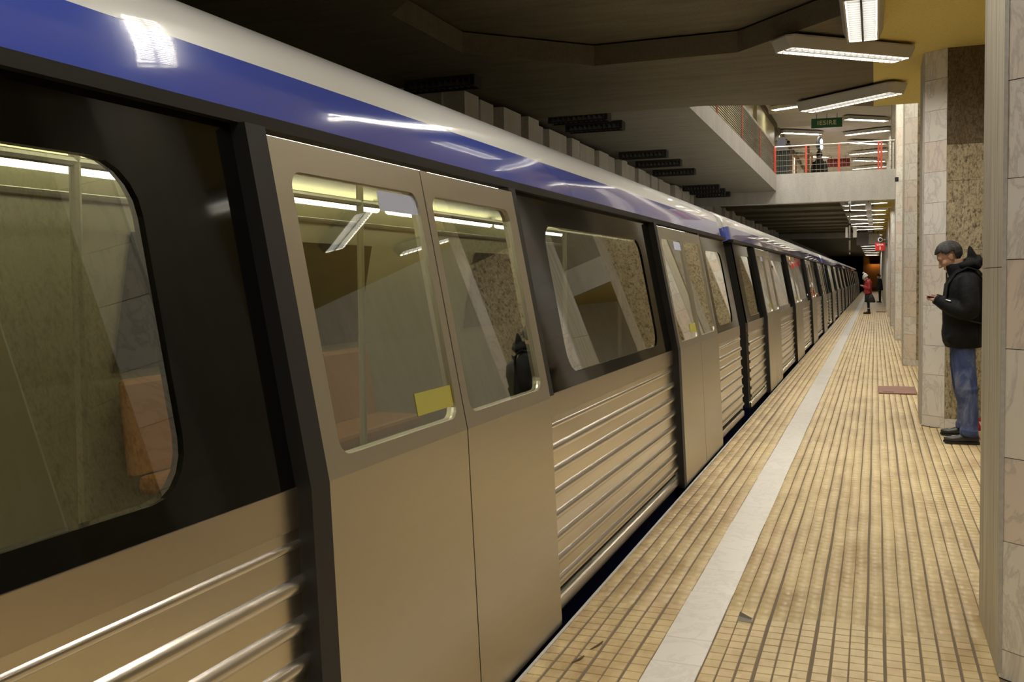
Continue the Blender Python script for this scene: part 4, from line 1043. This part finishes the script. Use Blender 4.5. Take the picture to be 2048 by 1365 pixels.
def woman():
    base = (-.29, 40.6, 0); s = .95
    T, rot = head_frame((-.075, 0, 1.46), math.radians(26))
    b = MB(); add_head(b, T, rot, .97); limb(b, [T(-.03, 0, -.05), (.0, 0, 1.36), (.03, 0, 1.3)], [.05, .05, .06])
    rings_body(b, [(.75, .02, .09, .13, 0), (1.0, .02, .09, .13, 0), (1.25, .03, .08, .14, 0), (1.31, .03, .05, .09, 0)])
    for q in (-1, 1):
        limb(b, [(.03, q*.13, 1.28), (.05, q*.19, 1.05), (-.05, q*.15, 1.06), (-.17, q*.06, 1.12)], [.042, .036, .032, .024])
        limb(b, [(.03, q*.075, .80), (.04, q*.085, .45), (.055, q*.09, .08)], [.07, .048, .036])
        b.capsule([(.06, q*.09, .06), (-.06, q*.09, .035)], [.03, .025])
        hand(b, (-.17, q*.062, 1.12), (-.21, q*.035, 1.13), (-.75, -q*.4, .0), (-.4, q*.75, -.2), (.1, -q*.35, .75), .95)
    o = b.build('person', M_SKINP); o.location = base; remesh(o, .008, 2)
    tag(o, 'woman in red jacket, black skirt and pale bobble hat far down the platform', 'person')
    face_parts(o, T, rot, .97)
    b = MB(); rs = []
    for u, r in ((.01, .112), (.03, .118), (.07, .112), (.12, .085), (.155, .05), (.17, .02)):
        rs.append([T(-.006+r*math.cos(a)*(1.02), r*.92*math.sin(a), u - .03*math.cos(a)) for a in [2*PI*i/24 for i in range(24)]])
    b.rings(rs); hat = b.build('knitted_hat', M_HAT, o, smooth=True)
    b = MB(); b.ell(T(-.015, 0, .195), (.045, .045, .04)); b.build('bobble', M_HAT, hat, smooth=True)
    b = MB(); b.tube([T(-.006+.116*math.cos(a), .108*math.sin(a), .012-.03*math.cos(a)) for a in [2*PI*i/24 for i in range(25)]], .017, 8); b.build('brim', M_HAT, hat, smooth=True)
    b = MB(); rings_body(b, [(.80, .035, .145, .19, 0), (.86, .03, .15, .20, 0), (1.0, .025, .14, .19, 0), (1.15, .03, .14, .195, 0), (1.25, .045, .13, .185, 0), (1.33, .045, .10, .13, 0), (1.375, .02, .075, .085, 0)])
    for q in (-1, 1): limb(b, [(.05, q*.15, 1.29), (.07, q*.225, 1.05), (-.04, q*.17, 1.055), (-.165, q*.066, 1.118)], [.075, .07, .06, .042])
    j = b.build('red_jacket', M_REDCOAT, o); remesh(j, .012, 4)
    b = MB(); b.tube([(.06, -.08, 1.36), (.10, 0, 1.37), (.06, .08, 1.36), (-.03, .07, 1.36), (-.05, 0, 1.35), (-.03, -.07, 1.36), (.06, -.08, 1.36)], .03, 8); b.build('hood', M_REDCOAT, o, smooth=True)
    b = MB(); rings_body(b, [(.47, .03, .13, .165, 0), (.60, .03, .13, .165, 0), (.75, .03, .125, .16, 0), (.85, .03, .11, .15, 0)]); b.build('skirt', M_DKCLOTH, o, smooth=True)
    b = MB()
    for q in (-1, 1): limb(b, [(.03, q*.075, .62), (.045, q*.085, .42), (.055, q*.09, .15)], [.075, .056, .044])
    tg = b.build('tights', M_DKCLOTH, o); remesh(tg, .012, 1)
    for q in (-1, 1):
        sh = shoe(o, .125, -.15, q*.09, 'boot', M_BROWNB, 1)
        b = MB(); limb(b, [(.068, q*.09, .05), (.060, q*.09, .14), (.058, q*.09, .22)], [.05, .052, .058]); b.build('shaft', M_BROWNB, sh, smooth=True)
        b = MB(); b.tube([(.058, q*.09, .215), (.058, q*.09, .235)], .061, 14); b.build('pale_cuff', M_HAT, sh)
    g = thing('handbag', 'black handbag hanging at the side of the woman in the red jacket', 'handbag', (base[0]+.17, base[1]-.2, .46))
    b = MB(); rs = []
    for z, hx, hy in ((0, .13, .05), (.02, .145, .06), (.18, .12, .055), (.30, .07, .04), (.32, .05, .03)): rs.append([(-.02*0 + hx*math.copysign(abs(math.cos(a))**.6, math.cos(a)) - .12*z, hy*math.copysign(abs(math.sin(a))**.6, math.sin(a)), z) for a in [2*PI*i/20 for i in range(20)]])
    b.rings(rs); b.build('sack', M_BAG, g, smooth=True)
    b = MB(); b.tube([(-.09, 0, .30), (-.085, .02, .42), (-.06, .03, .50), (-.03, .02, .42), (.03, 0, .30)], .008, 6); b.build('strap', M_BAG, g, smooth=True)
    p = thing('phone', 'small phone in the raised hands of the woman in the red jacket', 'phone', (base[0]-.245, base[1], 1.155)); p.rotation_euler = (0, math.radians(15), 0)
    b = MB(); b.box(-.033, .033, -.06, .06, -.004, .004); bevel(b.build('case', M_PHONE, p), .003)
    b = MB(); b.box(-.029, .029, -.055, .055, .004, .0045); b.build('screen', MATS['phone screen'], p)
woman()

def coat_figure(base, label, h, hooded, yaw, wide=1.):
    k = h/1.68
    T, rot = head_frame((-.03*k, 0, 1.555*k), math.radians(12))
    b = MB(); add_head(b, T, rot, .98*k); limb(b, [T(-.03, 0, -.05), (.02*k, 0, 1.40*k), (.03*k, 0, 1.35*k)], [.05*k, .05*k, .06*k])
    rings_body(b, [(.75*k, .02, .09, .13, 0), (1.05*k, .02, .09, .13, 0), (1.32*k, .03, .08, .14, 0), (1.39*k, .03, .05, .09, 0)])
    for q in (-1, 1):
        limb(b, [(.03, q*.14, 1.35*k), (.05, q*.19, 1.08*k), (.0, q*.19, .83*k)], [.045, .038, .027])
        hand(b, (.0, q*.19, .84*k), (-.005, q*.19, .77*k), (-.1, 0, -1), (1, 0, 0), (-.3, -q*.3, -.6), .9)
        limb(b, [(.03, q*.08, .85*k), (.04, q*.09, .47*k), (.05, q*.09, .08*k)], [.075, .05, .038])
        b.capsule([(.06, q*.09, .06), (-.06, q*.09, .035)], [.03, .025])
    o = b.build('person', M_SKINP); o.location = base; o.rotation_euler = (0, 0, yaw); remesh(o, .009, 2); tag(o, label, 'person')
    face_parts(o, T, rot, .98*k)
    b = MB(); w = wide
    rings_body(b, [(.72*k, .03, .17*w, .22*w, 0), (.80*k, .03, .185*w, .245*w, 0), (.95*k, .03, .17*w, .225*w, 0), (1.15*k, .03, .15*w, .20*w, 0), (1.30*k, .035, .125*w, .19*w, 0), (1.39*k, .035, .10, .13, 0), (1.43*k, .02, .075, .08, 0)])
    for q in (-1, 1): limb(b, [(.03, q*.15, 1.35*k), (.055, q*.215, 1.08*k), (.0, q*.20, .85*k)], [.075, .068, .05])
    j = b.build('coat', M_DKCLOTH, o); remesh(j, .013, 3)
    if hooded:
        b = MB(); b.ell(T(-.02, 0, .02), (.125, .11, .135), rot); limb(b, [T(-.02, 0, .10), T(-.03, 0, .18)], [.07, .012]); b.ell((.04, 0, 1.42*k), (.11, .13, .07))
        hd = b.build('hood', M_DKCLOTH, o); remesh(hd, .013, 2)
        bm_cut = hd.modifiers.new('smooth_more', 'SMOOTH'); bm_cut.iterations = 2
    else: hair(o, T, rot, M_HAIR, .98*k)
    b = MB()
    for q in (-1, 1): limb(b, [(.03, q*.08, .85*k), (.04, q*.09, .47*k), (.05, q*.09, .08*k)], [.095, .07, .06])
    tr = b.build('trousers', M_DKCLOTH, o); remesh(tr, .013, 1)
    for q in (-1, 1): shoe(o, .12, -.14, q*.09, 'shoe', None, 1)
    return o
coat_figure((.22, 58.5, 0), 'dark clothed person far down the platform, half hidden by the pillars', 1.62, False, 0)
coat_figure((-1.80, 34.0, 4.05), 'person in a dark hooded coat seen behind the railing of the upper hall', 1.72, True, PI/2, 1.15)
